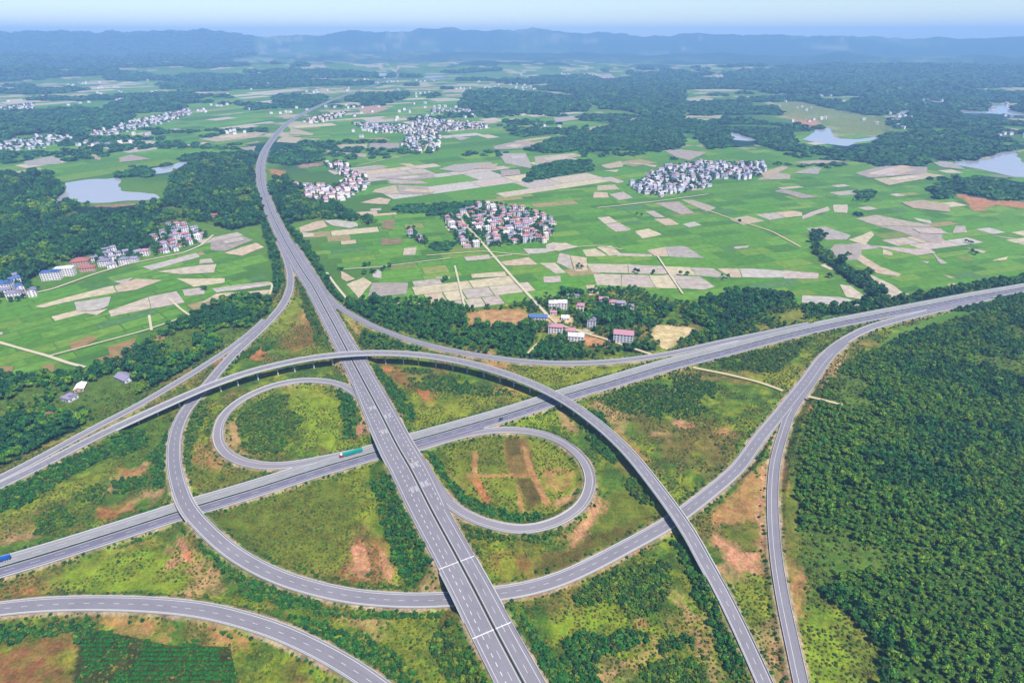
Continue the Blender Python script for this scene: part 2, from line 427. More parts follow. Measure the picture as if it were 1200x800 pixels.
def terrain(x, y):
    """height with the embankments the roads stand on"""
    x, y = np.asarray(x, float), np.asarray(y, float)
    base = height(x, y)
    up = np.full(x.shape, -1e3); cap = np.full(x.shape, 1e3)
    for r in ROADS:
        c = r.off((r.wl - r.wr) / 2)
        m = np.nonzero((x > c[:, 0].min() - 40) & (x < c[:, 0].max() + 40) & (y > c[:, 1].min() - 40) & (y < c[:, 1].max() + 40))[0]
        for s0 in range(0, len(c), 24):
            sl = slice(s0, min(s0 + 25, len(c)))
            cs, ws, br = c[sl], r.w[sl], r.bridge[sl]
            mm = m[(x[m] > cs[:, 0].min() - 40) & (x[m] < cs[:, 0].max() + 40) & (y[m] > cs[:, 1].min() - 40) & (y[m] < cs[:, 1].max() + 40)]
            if not len(mm): continue
            d = np.hypot(x[mm][:, None] - cs[:, 0], y[mm][:, None] - cs[:, 1]) - ws
            e = cs[:, 2] - 0.35 - np.clip(d - 1.2, 0, None) * 0.62
            e[:, br] = -1e3
            up[mm] = np.maximum(up[mm], e.max(1))
            k = cs[:, 2] - 0.35 + np.clip(d - 2.6, 0, None) * 0.8
            k[:, br] = 1e3
            cap[mm] = np.minimum(cap[mm], k.min(1))
    z = np.maximum(base, up)
    return np.minimum(z, np.maximum(cap, -0.2))

def road_edge_distance(x, y):
    """metres to the nearest surface road edge (bridges left out)"""
    out = np.full(x.shape, 99.0)
    for r in ROADS:
        c = r.off((r.wl - r.wr) / 2)
        m = np.nonzero((x > c[:, 0].min() - 30) & (x < c[:, 0].max() + 30) & (y > c[:, 1].min() - 30) & (y < c[:, 1].max() + 30))[0]
        for s0 in range(0, len(c), 24):
            sl = slice(s0, min(s0 + 25, len(c)))
            cs, ws, br = c[sl][~r.bridge[sl]], r.w[sl][~r.bridge[sl]], None
            if not len(cs): continue
            mm = m[(x[m] > cs[:, 0].min() - 30) & (x[m] < cs[:, 0].max() + 30) & (y[m] > cs[:, 1].min() - 30) & (y[m] < cs[:, 1].max() + 30)]
            if not len(mm): continue
            out[mm] = np.minimum(out[mm], (np.hypot(x[mm][:, None] - cs[:, 0], y[mm][:, None] - cs[:, 1]) - ws).min(1))
    return out
# ================================================================== LAND COVER (outlines, world polygons)
def W(pts): return atv(pts)[:, :2]
Z = zoomed
SCRUB = W([(-500, 780), (-200, 625), (0, 538), (120, 476), (200, 434), (245, 405), (285, 372), (318, 346), (330, 310), (352, 312), (385, 346), (440, 381), (500, 402), (560, 415), (640, 423), (760, 418), (830, 403), (960, 378), (1100, 352), (1120, 362), (1040, 392), (1010, 430), (970, 480), (955, 540), (955, 640), (985, 715), (1050, 765), (1060, 900), (1060, 1100), (-500, 1100)])
SCRUB2 = W([(395, 350), (440, 362), (560, 362), (630, 350), (690, 338), (745, 338), (775, 352), (830, 358), (930, 352), (965, 374), (900, 388), (830, 403), (760, 418), (640, 423), (560, 415), (440, 382)])
# wooded ground: (name, outline, spacing, size range, leaf kind, density)
WOODS = [
 ('hill', W([(985, 432), (1010, 415), (1045, 400), (1085, 385), (1130, 371), (1200, 356), (1330, 335), (1500, 420), (1500, 900), (1033, 900), (1030, 766), (1008, 736), (985, 716), (962, 694), (945, 664), (934, 620), (930, 560), (940, 505), (955, 470)]), 3.9, (2.8, 5.2), 'hill', 0.93),
 ('west', W([(-200, 470), (0, 438), (60, 442), (100, 436), (122, 428), (170, 402), (228, 368), (262, 352), (300, 347), (318, 352), (322, 362), (296, 382), (258, 408), (200, 444), (120, 488), (60, 518), (0, 549), (-200, 645)]), 5.6, (4.5, 8.0), 'wood', 0.97),
 ('northwest', W([(-120, 262), (0, 246), (70, 240), (130, 243), (192, 238), (205, 205), (240, 186), (300, 180), (297, 205), (308, 238), (318, 260), (270, 270), (250, 264), (225, 259), (198, 268), (180, 286), (160, 298), (130, 302), (108, 298), (84, 306), (58, 316), (30, 330), (0, 334), (-120, 356)]), 9.0, (8, 13), 'wood', 0.96),
 ('northwest', W([(-120, 205), (0, 206), (62, 208), (76, 222), (70, 240), (0, 246), (-120, 262)]), 10, (9, 14), 'wood', 0.96),
 ('verge', W(Z(240, 200, 5, [(470, 320), (520, 340), (600, 430), (680, 560), (740, 650), (825, 775), (775, 765), (715, 690), (655, 590), (570, 470)])), 5.5, (4, 7.5), 'verge', 0.95),
 ('verge', W(Z(240, 200, 5, [(330, 300), (380, 330), (430, 450), (445, 560), (455, 640), (430, 730), (405, 745), (400, 560), (360, 430)])), 5.5, (4, 7.5), 'verge', 0.9),
 ('village', W(Z(240, 200, 5, [(360, 80), (480, 40), (560, 90), (600, 180), (780, 200), (850, 260), (1000, 300), (1010, 325), (780, 285), (640, 285), (520, 305), (480, 330), (430, 220)])), 9, (7, 12), 'wood', 0.95),
 ('row', W(Z(940, 240, 4.615, [(35, 150), (110, 150), (120, 185), (80, 215), (160, 290), (270, 370), (350, 390), (460, 490), (470, 515), (380, 500), (280, 430), (180, 360), (60, 260)])), 6.5, (6, 10), 'wood', 0.95),
 ('north', W(Z(940, 240, 4.615, [(0, 560), (160, 560), (380, 520), (600, 490), (780, 455), (960, 425), (1250, 385), (1250, 425), (900, 470), (600, 530), (340, 590), (100, 600)])), 6, (4.5, 8.5), 'verge', 0.9),
 ('copse', W(Z(640, 270, 5, [(880, 450), (920, 400), (1100, 365), (1230, 360), (1430, 380), (1450, 410), (1300, 460), (1230, 500), (1100, 560), (1000, 590), (900, 560), (830, 500)])), 6, (5, 9), 'wood', 0.96),
 ('copse', W(Z(640, 270, 5, [(900, 610), (960, 565), (1100, 585), (1050, 640), (960, 690), (880, 660)])), 6, (5, 8), 'wood', 0.92),
 ('hamlet', W(Z(640, 270, 5, [(240, 440), (320, 425), (450, 480), (600, 440), (740, 470), (700, 510), (560, 545), (500, 545), (340, 560), (250, 560), (230, 500)])), 6, (5, 9), 'wood', 0.95),
 ('hamlet', W(Z(640, 270, 5, [(60, 370), (120, 360), (225, 385), (230, 430), (160, 440), (130, 410)])), 6, (5, 9), 'wood', 0.9),
 ('south', W(Z(400, 360, 5, [(0, -10), (180, -50), (560, -30), (740, 15), (755, 120), (1090, 105), (1150, 120), (1110, 240), (1060, 285), (930, 255), (820, 225), (660, 225), (480, 185), (300, 110), (150, 65)])), 6.2, (4.5, 8), 'verge', 0.95),
 ('south', W(Z(400, 360, 5, [(110, 180), (150, 150), (350, 205), (540, 245), (470, 258), (200, 248), (110, 240)])), 5.5, (3.5, 6.5), 'verge', 0.95),
 ('south', W(Z(600, 380, 5, [(60, 150), (150, 125), (300, 100), (420, 150), (460, 195), (200, 200), (60, 195)])), 5.5, (4, 7), 'verge', 0.85),
 ('south', W(Z(600, 380, 5, [(640, 120), (730, 110), (860, 110), (850, 150), (730, 165), (650, 155)])), 6, (4, 7), 'verge', 0.8),
]
FARWOODS = [W(p) for p in (
 Z(0, 90, 5, [(-200, 290), (0, 270), (140, 230), (330, 195), (680, 215), (760, 260), (690, 300), (520, 320), (440, 365), (380, 350), (330, 325), (100, 345), (0, 395), (-200, 420)]),
 Z(0, 90, 5, [(610, 185), (760, 140), (980, 140), (1090, 170), (1080, 195), (960, 205), (700, 220)]),
 Z(0, 90, 5, [(680, 570), (860, 530), (890, 560), (870, 585), (700, 590)]),
 Z(0, 90, 5, [(1050, 480), (1150, 450), (1500, 470), (1480, 500), (1100, 500)]),
 Z(560, 80, 5, [(-60, 140), (120, 125), (320, 150), (480, 165), (640, 175), (640, 250), (400, 270), (0, 255), (-100, 230)]),
 Z(560, 80, 5, [(350, 125), (480, 100), (640, 100), (800, 85), (1200, 80), (1200, 300), (1000, 290), (880, 250), (720, 240), (640, 160)]),
 Z(560, 80, 5, [(600, 290), (740, 280), (770, 310), (610, 310)]),
 Z(560, 80, 5, [(170, 360), (280, 355), (640, 370), (620, 400), (460, 385), (240, 405)]),
 Z(560, 80, 5, [(280, 480), (420, 425), (640, 385), (800, 330), (1200, 260), (1200, 470), (980, 490), (860, 480), (640, 495), (380, 495)]),
 Z(560, 80, 5, [(260, 690), (330, 580), (480, 545), (650, 545), (670, 600), (480, 630), (330, 660)]),
 Z(860, 90, 3.53, [(-200, 180), (0, 215), (220, 215), (260, 290), (420, 300), (400, 285), (640, 260), (700, 330), (800, 345), (800, 370), (600, 370), (480, 340), (410, 330), (180, 305), (110, 280), (-100, 300)]),
 Z(860, 90, 3.53, [(640, 240), (860, 230), (960, 290), (1300, 290), (1160, 305), (980, 345), (800, 350), (700, 320)]),
 Z(860, 90, 3.53, [(815, 470), (860, 440), (1000, 415), (1150, 420), (1300, 440), (1300, 515), (1080, 505), (930, 480), (880, 505), (820, 505)]),
 Z(860, 90, 3.53, [(500, 480), (570, 475), (570, 500), (500, 505)]), Z(860, 90, 3.53, [(490, 565), (550, 570), (520, 578)]),
 [(850, 92), (1000, 84), (1300, 84), (1300, 100), (1150, 104), (1000, 112), (900, 110)],
 [(-100, 62), (300, 60), (300, 76), (100, 82), (60, 96), (-100, 102)],
 Z(280, 60, 5, [(200, 270), (480, 265), (530, 285), (400, 305), (220, 300)]), Z(280, 60, 5, [(600, 260), (1000, 250), (950, 290), (850, 310), (640, 295)]),
 Z(280, 60, 5, [(-100, 600), (110, 590), (100, 680), (-100, 670)]), Z(280, 60, 5, [(170, 590), (440, 600), (500, 640), (330, 670), (160, 650)]),
 Z(460, 230, 5.714, [(0, 100), (20, 60), (200, 60), (400, 50), (560, 40), (640, 60), (440, 110), (300, 130), (120, 110)]),
 Z(460, 230, 5.714, [(250, 310), (400, 310), (400, 350), (260, 365)]),
)]
# shrub thickets on the interchange: (outline, spacing, size range, density)
THICKETS = [
 (Z(180, 420, 5, [(500, 350), (560, 290), (660, 230), (800, 210), (780, 300), (880, 360), (830, 420), (740, 560), (560, 560), (500, 500)]), 3.6, (2.2, 4.6), 0.62),
 (Z(180, 420, 5, [(1070, 200), (1120, 215), (1190, 300), (1195, 470), (1130, 470), (1100, 360)]), 3.6, (2.5, 5), 0.95),
 (Z(180, 420, 5, [(20, 560), (90, 420), (130, 330), (100, 480), (75, 600), (90, 780), (20, 760)]), 3.6, (2.2, 4.2), 0.9),
 (Z(180, 420, 5, [(170, 480), (215, 330), (300, 220), (310, 350), (250, 460), (220, 560), (225, 720), (190, 760)]), 3.6, (2.2, 4.4), 0.95),
 ([(436, 566), (465, 568), (480, 605), (507, 658), (510, 667), (487, 687), (473, 686), (458, 652), (446, 602)], 3.5, (2.4, 4.6), 0.97),
 (Z(300, 600, 4, [(0, 330), (150, 380), (400, 462), (700, 476), (900, 470), (900, 492), (500, 495), (300, 475), (0, 385)]), 3.0, (1.8, 3.6), 0.85),
 (Z(300, 600, 4, [(0, 160), (200, 262), (400, 335), (600, 365), (800, 375), (600, 345), (400, 325), (150, 235), (20, 150)]), 3.0, (1.6, 3.2), 0.8),
 (Z(300, 600, 4, [(140, 495), (300, 520), (560, 600), (700, 720), (800, 800), (900, 900), (780, 900), (650, 800), (450, 670), (250, 570)]), 3.4, (2.4, 4.6), 0.92),
 (Z(160, 560, 5, [(330, 370), (400, 365), (480, 450), (620, 560), (800, 640), (1100, 740), (900, 790), (640, 690), (500, 560), (380, 470)]), 3.2, (2.0, 4.2), 0.92),
 (Z(300, 600, 4, [(820, 610), (920, 535), (940, 640), (1000, 700), (1080, 790), (1150, 900), (980, 900), (870, 740)]), 3.4, (2.4, 5), 0.9),
 (Z(600, 600, 4, [(0, 480), (80, 540), (200, 700), (300, 900), (200, 900), (80, 640)]), 3.4, (2.4, 5), 0.95),
 (Z(600, 600, 4, [(220, 600), (400, 560), (600, 550), (640, 600), (520, 660), (300, 720)]), 3.4, (2.2, 4.6), 0.85),
 (Z(600, 600, 4, [(280, 400), (440, 280), (620, 240), (740, 250), (740, 380), (680, 480), (560, 520), (480, 420), (300, 440)]), 3.4, (2.2, 4.6), 0.8),
 (Z(600, 600, 4, [(760, 150), (820, 150), (880, 240), (950, 380), (1050, 600), (1180, 900), (1080, 900), (960, 600), (880, 450), (830, 340), (790, 230)]), 3.6, (2.4, 5), 0.85),
 (Z(600, 600, 4, [(680, 600), (820, 560), (860, 620), (700, 680)]), 3.4, (2.2, 4.4), 0.9),
 (Z(600, 600, 4, [(590, 720), (760, 690), (900, 680), (920, 900), (650, 900)]), 3.4, (2.0, 4.2), 0.7),
 (Z(600, 600, 4, [(200, 700), (420, 660), (420, 900), (260, 900)]), 3.4, (2.0, 4.2), 0.75),
 (Z(480, 480, 5, [(100, 270), (165, 290), (250, 430), (410, 550), (600, 615), (800, 615), (800, 640), (740, 665), (560, 668), (400, 622), (255, 525)]), 3.4, (2.4, 4.8), 0.98),
 (Z(480, 480, 5, [(320, 715), (450, 705), (700, 730), (900, 690), (960, 650), (900, 740), (700, 795), (330, 805)]), 3.4, (2.0, 4.6), 0.85),
 (Z(600, 380, 5, [(310, 500), (400, 520), (480, 600), (560, 700), (660, 800), (580, 810), (470, 730), (430, 640), (380, 560)]), 3.6, (2.4, 5), 0.88),
 (Z(600, 380, 5, [(440, 500), (500, 510), (570, 580), (520, 590)]), 3.6, (2.4, 4.6), 0.9),
 (Z(720, 540, 5, [(70, 170), (150, 40), (220, 170), (280, 260), (140, 262)]), 3.6, (2.6, 5.2), 0.9),
 (Z(380, 400, 8, [(400, 150), (500, 230), (600, 350), (760, 500), (830, 640), (850, 790), (760, 760), (640, 560), (520, 380)]), 3.5, (2.2, 4.4), 0.9),
 (Z(0, 440, 5, [(-300, 850), (0, 700), (200, 570), (400, 480), (640, 405), (780, 300), (840, 340), (860, 420), (600, 500), (400, 600), (250, 700), (100, 790), (0, 800)]), 3.8, (2.2, 4.8), 0.85),
 (Z(0, 440, 5, [(430, 700), (560, 640), (640, 640), (620, 740), (500, 750)]), 3.6, (2.0, 4.0), 0.85),
 (Z(0, 440, 5, [(640, 640), (760, 590), (880, 600), (880, 640), (700, 700)]), 3.6, (2.0, 4.0), 0.8),
 (Z(0, 440, 5, [(880, 470), (960, 380), (1000, 300), (1020, 320), (975, 480), (980, 620), (900, 640)]), 3.6, (2.0, 4.2), 0.85),
 (Z(0, 560, 5, [(200, 230), (340, 160), (440, 200), (440, 280), (340, 300), (220, 330)]), 3.4, (2.0, 4.0), 0.85),
 (Z(0, 600, 4, [(-200, 540), (0, 530), (130, 520), (110, 600), (0, 680), (-200, 700)]), 3.6, (2.4, 4.8), 0.9),
 (Z(0, 600, 4, [(110, 560), (150, 540), (450, 500), (480, 560), (380, 620), (200, 600)]), 3.6, (2.0, 4.2), 0.7),
 (Z(820, 360, 5, [(100, 310), (300, 260), (480, 240), (560, 210), (640, 200), (560, 300), (460, 400), (300, 385), (140, 360)]), 3.6, (2.0, 4.4), 0.85),
 (Z(600, 380, 5, [(480, 420), (700, 370), (1000, 290), (1200, 330), (1180, 520), (1000, 560), (700, 530), (540, 480)]), 3.6, (1.4, 3.2), 0.55),
 (Z(1060, 350, 5, [(-100, 70), (100, 20), (300, 10), (700, -60), (700, 60), (300, 80), (-60, 120)]), 5, (3, 6), 0.8),
 (Z(200, 320, 5, [(755, 60), (800, 120), (880, 300), (900, 420), (860, 420), (820, 300), (770, 180)]), 4, (2.2, 4.6), 0.85),
 (Z(200, 320, 5, [(300, 560), (400, 470), (560, 430), (620, 400), (560, 480), (440, 540), (330, 600)]), 3.6, (2.0, 4.0), 0.6),
 (Z(300, 400, 4, [(560, 130), (800, 120), (1000, 200), (1200, 230), (1200, 260), (900, 250), (640, 190)]), 3.8, (1.4, 3.4), 0.4),
]
THICKETS = [(W(p), s, r, d) for p, s, r, d in THICKETS]
ROWS = W(Z(0, 600, 4, [(370, 600), (480, 560), (560, 570), (780, 620), (1080, 630), (1110, 800), (1150, 900), (320, 900), (340, 800)]))
# bare, grassy and dry patches: (colour, outline, edge raggedness in metres)
C_RED, C_TAN, C_BROWN, C_PINK, C_OCHRE = A(198, 124, 82), A(194, 154, 108), A(150, 106, 62), A(218, 156, 120), A(190, 142, 90)
C_YEL, C_LIME, C_OLIVE, C_DARK = A(146, 154, 48), A(142, 164, 42), A(116, 126, 42), A(110, 98, 46)
PATCHES = [
 (C_LIME, Z(180, 420, 5, [(800, 210), (860, 220), (1060, 240), (1110, 430), (1190, 490), (1190, 520), (980, 560), (880, 540), (900, 420), (800, 320)]), 6),
 (C_YEL, Z(180, 420, 5, [(420, 560), (500, 330), (700, 200), (900, 160), (1080, 190), (1060, 240), (860, 215), (700, 220), (560, 290), (500, 400), (520, 540)]), 5),
 (C_TAN, Z(180, 420, 5, [(440, 480), (450, 380), (520, 330), (500, 420), (510, 520), (560, 570), (480, 560)]), 3),
 (C_OCHRE, Z(180, 420, 5, [(240, 510), (310, 500), (420, 600), (380, 640), (260, 600)]), 6),
 (C_OLIVE, Z(180, 420, 5, [(220, 620), (420, 640), (560, 660), (700, 670), (440, 750), (230, 760)]), 8),
 (C_RED, Z(0, 560, 5, [(560, 245), (575, 170), (640, 190), (800, 150), (780, 185), (640, 235)]), 3),
 (C_TAN, Z(0, 440, 5, [(560, 690), (640, 620), (700, 570), (880, 480), (860, 560), (700, 620), (600, 710)]), 4),
 (C_RED, Z(0, 440, 5, [(670, 525), (800, 550), (880, 500), (800, 590), (690, 570)]), 4),
 (C_TAN, Z(0, 440, 5, [(700, 790), (800, 700), (940, 670), (1000, 690), (990, 720), (860, 720), (740, 790)]), 4),
 (C_YEL, Z(0, 440, 5, [(160, 790), (360, 650), (640, 520), (700, 500), (620, 600), (460, 680), (280, 770)]), 6),
 (C_RED, Z(0, 560, 5, [(-200, 760), (0, 720), (160, 650), (200, 590), (240, 600), (240, 680), (100, 712), (0, 735)]), 5),
 (C_BROWN, Z(0, 560, 5, [(0, 620), (160, 600), (170, 650), (0, 700)]), 6),
 (C_TAN, Z(0, 560, 5, [(0, 390), (60, 310), (190, 320), (230, 360), (90, 385)]), 5),
 (C_OCHRE, Z(0, 560, 5, [(520, 500), (640, 430), (780, 395), (900, 360), (860, 390), (640, 460), (560, 510)]), 4),
 (C_LIME, Z(0, 560, 5, [(240, 660), (320, 560), (640, 440), (900, 420), (1120, 480), (1150, 600), (900, 660), (600, 672)]), 9),
 (C_PINK, Z(0, 560, 5, [(980, 450), (1060, 350), (1110, 400), (1125, 470), (1200, 560), (1240, 650), (1180, 660), (1100, 520), (1020, 480)]), 5),
 (C_RED, Z(0, 560, 5, [(1070, 440), (1110, 420), (1125, 480), (1090, 490)]), 3),
 (C_TAN, Z(160, 560, 5, [(290, 690), (350, 480), (420, 530), (490, 570), (560, 640), (400, 660), (360, 690)]), 5),
 (C_BROWN, Z(300, 600, 4, [(370, 300), (440, 130), (520, 110), (600, 120), (660, 320), (560, 330)]), 5),
 (C_PINK, Z(300, 600, 4, [(450, 150), (520, 130), (540, 290), (430, 290)]), 4), (C_PINK, Z(300, 600, 4, [(590, 160), (640, 240), (660, 315), (590, 310)]), 3),
 (C_YEL, Z(300, 600, 4, [(0, 110), (100, 140), (340, 40), (460, 40), (400, 280), (240, 250), (100, 180)]), 8),
 (C_OLIVE, Z(160, 560, 5, [(400, 250), (560, 160), (800, 60), (1100, 20), (1250, 0), (1300, 200), (1150, 480), (900, 480), (640, 400)]), 10),
 (C_YEL, Z(300, 600, 4, [(340, 500), (600, 490), (900, 500), (940, 530), (820, 600), (800, 780), (640, 640), (500, 560)]), 8),
 (C_TAN, Z(300, 600, 4, [(330, 495), (560, 500), (700, 520), (560, 545), (420, 530)]), 5),
 (C_TAN, Z(300, 600, 4, [(750, 340), (830, 290), (870, 300), (870, 375), (760, 380)]), 4),
 (C_BROWN, Z(400, 360, 5, [(240, 350), (320, 340), (420, 430), (560, 560), (520, 600), (480, 540), (330, 440)]), 5),
 (C_RED, Z(400, 360, 5, [(440, 480), (500, 480), (555, 560), (520, 600), (470, 540)]), 4), (C_RED, Z(400, 360, 5, [(240, 350), (300, 345), (300, 375), (245, 380)]), 3),
 (C_YEL, Z(400, 360, 5, [(420, 560), (560, 570), (800, 480), (1080, 470), (1120, 510), (900, 580), (640, 650), (430, 720)]), 8),
 (C_OCHRE, Z(400, 360, 5, [(880, 470), (1060, 480), (1040, 520), (900, 510)]), 5),
 (C_YEL, Z(400, 360, 5, [(1000, 350), (1200, 360), (1700, 340), (1900, 330), (1500, 440), (1300, 470)]), 6),
 (C_TAN, Z(400, 360, 5, [(720, 235), (860, 240), (940, 280), (860, 285), (780, 270)]), 4), (C_OCHRE, Z(400, 360, 5, [(800, 320), (980, 330), (960, 360), (860, 345)]), 3),
 (C_RED, Z(200, 320, 5, [(450, 500), (530, 430), (560, 470), (500, 510)]), 3),
 (C_BROWN, Z(200, 320, 5, [(630, 400), (720, 300), (840, 290), (850, 420), (760, 460), (660, 440)]), 6),
 (C_OCHRE, Z(200, 320, 5, [(755, 200), (800, 250), (830, 290), (760, 300)]), 4),
 (C_YEL, Z(200, 320, 5, [(560, 360), (680, 240), (730, 120), (760, 200), (700, 300), (620, 380)]), 6),
 (C_BROWN, Z(200, 320, 5, [(250, 540), (330, 470), (390, 420), (340, 500), (280, 560)]), 3),
 (C_TAN, Z(400, 360, 5, [(20, 80), (60, 90), (120, 150), (90, 160)]), 3),
 (C_TAN, Z(380, 400, 8, [(100, 200), (160, 210), (200, 300), (270, 400), (240, 400), (160, 330)]), 2),
 (C_PINK, Z(380, 400, 8, [(690, 680), (790, 690), (810, 760), (740, 760)]), 2), (C_PINK, Z(380, 480, 8, [(290, 200), (390, 130), (420, 260), (310, 260)]), 2),
 (C_OCHRE, Z(600, 380, 5, [(555, 565), (600, 600), (700, 700), (810, 800), (770, 800), (640, 670)]), 2.5),
 (C_TAN, Z(600, 380, 5, [(440, 450), (560, 440), (600, 500), (700, 540), (640, 620), (560, 560)]), 6),
 (A(126, 112, 54), Z(600, 380, 5, [(700, 560), (900, 560), (1040, 580), (1200, 560), (1200, 800), (900, 800), (820, 700)]), 12),
 (C_PINK, Z(600, 380, 5, [(920, 560), (1020, 560), (1050, 610), (1000, 610)]), 4), (C_TAN, Z(600, 380, 5, [(800, 620), (930, 640), (900, 660), (820, 650)]), 4), (C_OCHRE, Z(600, 380, 5, [(1160, 640), (1300, 610), (1260, 660)]), 4),
 (C_LIME, Z(600, 380, 5, [(0, 560), (150, 500), (260, 500), (300, 600), (200, 620), (0, 590)]), 5),
 (C_TAN, Z(600, 380, 5, [(250, 500), (290, 510), (400, 620), (380, 640), (290, 590)]), 3),
 (C_OLIVE, Z(560, 580, 5, [(640, 60), (720, 20), (900, -60), (980, 60), (1050, 90), (900, 180), (700, 250), (640, 200)]), 4),
 (C_PINK, Z(560, 580, 5, [(500, 295), (570, 220), (630, 130), (690, 10), (725, 40), (710, 120), (650, 210), (570, 305)]), 4),
 (C_DARK, Z(560, 580, 5, [(330, 360), (500, 310), (800, 200), (1000, 110), (1030, 140), (800, 270), (500, 420), (340, 460)]), 3),
 (C_BROWN, Z(560, 580, 5, [(80, 350), (300, 350), (340, 455), (200, 480), (80, 500)]), 5), (C_YEL, Z(560, 580, 5, [(100, 380), (240, 370), (240, 470), (130, 500)]), 4),
 (C_YEL, Z(480, 480, 5, [(200, 260), (320, 190), (600, 150), (860, 200), (1000, 330), (1010, 480), (940, 580), (780, 620), (600, 610), (400, 540), (260, 420)]), 6),
 (C_OLIVE, Z(480, 480, 5, [(250, 260), (380, 200), (540, 170), (560, 370), (340, 370)]), 5),
 (A(136, 112, 60), Z(480, 480, 5, [(545, 165), (690, 165), (730, 300), (740, 380), (570, 372)]), 1.5),
 (C_DARK, Z(480, 480, 5, [(560, 165), (640, 165), (652, 260), (580, 265)]), 1),
 (C_DARK, Z(480, 480, 5, [(620, 400), (725, 400), (800, 560), (690, 590), (650, 480)]), 2),
 (C_RED, Z(480, 480, 5, [(340, 396), (410, 400), (470, 540), (440, 545), (380, 450)]), 2),
 (C_OCHRE, Z(480, 480, 5, [(330, 374), (745, 374), (748, 396), (330, 396)]), 1), (C_OCHRE, Z(480, 480, 5, [(650, 200), (685, 225), (745, 385), (835, 560), (800, 565), (700, 380)]), 1.2),
 (C_OCHRE, Z(480, 480, 5, [(368, 240), (396, 240), (396, 390), (368, 390)]), 1), (C_OCHRE, Z(480, 480, 5, [(625, 420), (650, 480), (680, 600), (640, 590)]), 1.5),
 (C_PINK, Z(480, 480, 5, [(840, 530), (960, 500), (1000, 430), (980, 540), (850, 575)]), 2.5), (C_OCHRE, Z(480, 480, 5, [(780, 340), (900, 340), (960, 380), (930, 480), (820, 460)]), 6),
 (C_PINK, Z(720, 540, 5, [(820, 255), (860, 30), (890, 30), (885, 540), (835, 545)]), 2.5),
 (C_PINK, Z(720, 540, 5, [(555, 400), (640, 440), (760, 530), (850, 555), (880, 660), (740, 680), (640, 560), (580, 450)]), 4),
 (C_OCHRE, Z(720, 540, 5, [(560, 330), (640, 250), (700, 180), (790, 60), (850, 150), (820, 370), (600, 370)]), 3),
 (C_TAN, Z(720, 540, 5, [(580, 600), (640, 580), (720, 700), (680, 760), (620, 700)]), 4),
 (C_OLIVE, Z(720, 540, 5, [(620, 400), (820, 380), (840, 520), (760, 520)]), 4),
 (C_OCHRE, Z(720, 540, 5, [(970, -60), (1000, 0), (1010, 100), (975, 250), (955, 100)]), 2.5),
 (C_YEL, Z(780, 640, 5, [(380, 200), (560, 160), (640, 240), (660, 420), (560, 460), (460, 360)]), 5),
 (C_TAN, Z(780, 640, 5, [(500, 480), (660, 420), (700, 560), (760, 900), (640, 900), (560, 640)]), 5),
 (C_OCHRE, Z(780, 640, 5, [(690, 60), (750, 90), (820, 220), (830, 400), (760, 480), (730, 250)]), 4),
 (C_LIME, Z(780, 640, 5, [(790, 480), (880, 380), (960, 370), (1100, 440), (1200, 560), (1250, 680), (1250, 900), (840, 900)]), 5),
 (C_OLIVE, Z(780, 640, 5, [(1060, 420), (1200, 560), (1250, 680), (1250, 800), (1120, 800), (1080, 560)]), 6),
 (C_OLIVE, Z(720, 540, 5, [(980, 250), (1040, 60), (1080, 200), (1060, 600), (1000, 560)]), 4),
 (C_TAN, Z(820, 360, 5, [(740, 330), (850, 240), (860, 480), (700, 540), (680, 480)]), 6), (C_OCHRE, Z(820, 360, 5, [(640, 590), (700, 600), (690, 700), (640, 750)]), 4),
 (C_YEL, Z(820, 360, 5, [(240, 420), (500, 350), (620, 330), (500, 500), (400, 470)]), 5),
 (C_LIME, Z(600, 600, 4, [(160, 490), (300, 430), (460, 440), (500, 530), (300, 590), (160, 580)]), 5), (C_LIME, Z(600, 600, 4, [(580, 250), (680, 250), (680, 330), (600, 330)]), 4),
 (C_OCHRE, Z(600, 600, 4, [(575, 530), (590, 480), (640, 460), (630, 510), (600, 545)]), 2.5),
 (C_TAN, Z(600, 600, 4, [(400, 790), (560, 670), (700, 560), (730, 580), (620, 700), (520, 800), (440, 900)]), 6),
 (C_TAN, Z(600, 600, 4, [(760, 320), (800, 400), (850, 480), (960, 700), (1000, 800), (940, 780), (860, 600), (790, 440)]), 4),
 (C_OCHRE, Z(600, 600, 4, [(0, 345), (130, 330), (440, 230), (680, 130), (650, 160), (440, 265), (140, 380), (0, 410)]), 3),
 (C_OCHRE, Z(0, 600, 4, [(480, 500), (600, 480), (830, 520), (780, 610), (600, 590), (520, 560)]), 6), (C_OCHRE, Z(0, 600, 4, [(950, 520), (1100, 550), (1180, 620), (1000, 610)]), 4),
 (C_BROWN, Z(0, 600, 4, [(-200, 660), (80, 620), (340, 560), (340, 800), (300, 950), (-200, 950)]), 10),
 (C_OCHRE, Z(240, 660, 5, [(0, 330), (120, 370), (220, 440), (240, 500), (160, 450), (0, 380)]), 4),
 # beyond the interchange
 (A(196, 152, 104), Z(400, 230, 3, [(440, 410), (500, 400), (640, 395), (660, 420), (650, 452), (445, 462)]), 2),
 (A(224, 200, 150), Z(600, 380, 5, [(812, 60), (850, 0), (1000, 15), (1082, 25), (960, 120), (920, 150), (880, 140)]), 1.5),
 (A(206, 148, 104), Z(600, 380, 5, [(410, 70), (440, 65), (590, 110), (600, 130), (440, 125)]), 1),
 (A(216, 186, 140), Z(620, 340, 8, [(150, 220), (250, 240), (420, 250), (420, 340), (330, 310), (160, 310)]), 2),
 (A(206, 192, 168), Z(620, 340, 8, [(420, 370), (540, 360), (620, 400), (500, 430)]), 1.5),
 (A(140, 140, 60), Z(820, 360, 5, [(460, 40), (600, 10), (640, 60), (480, 110)]), 3),
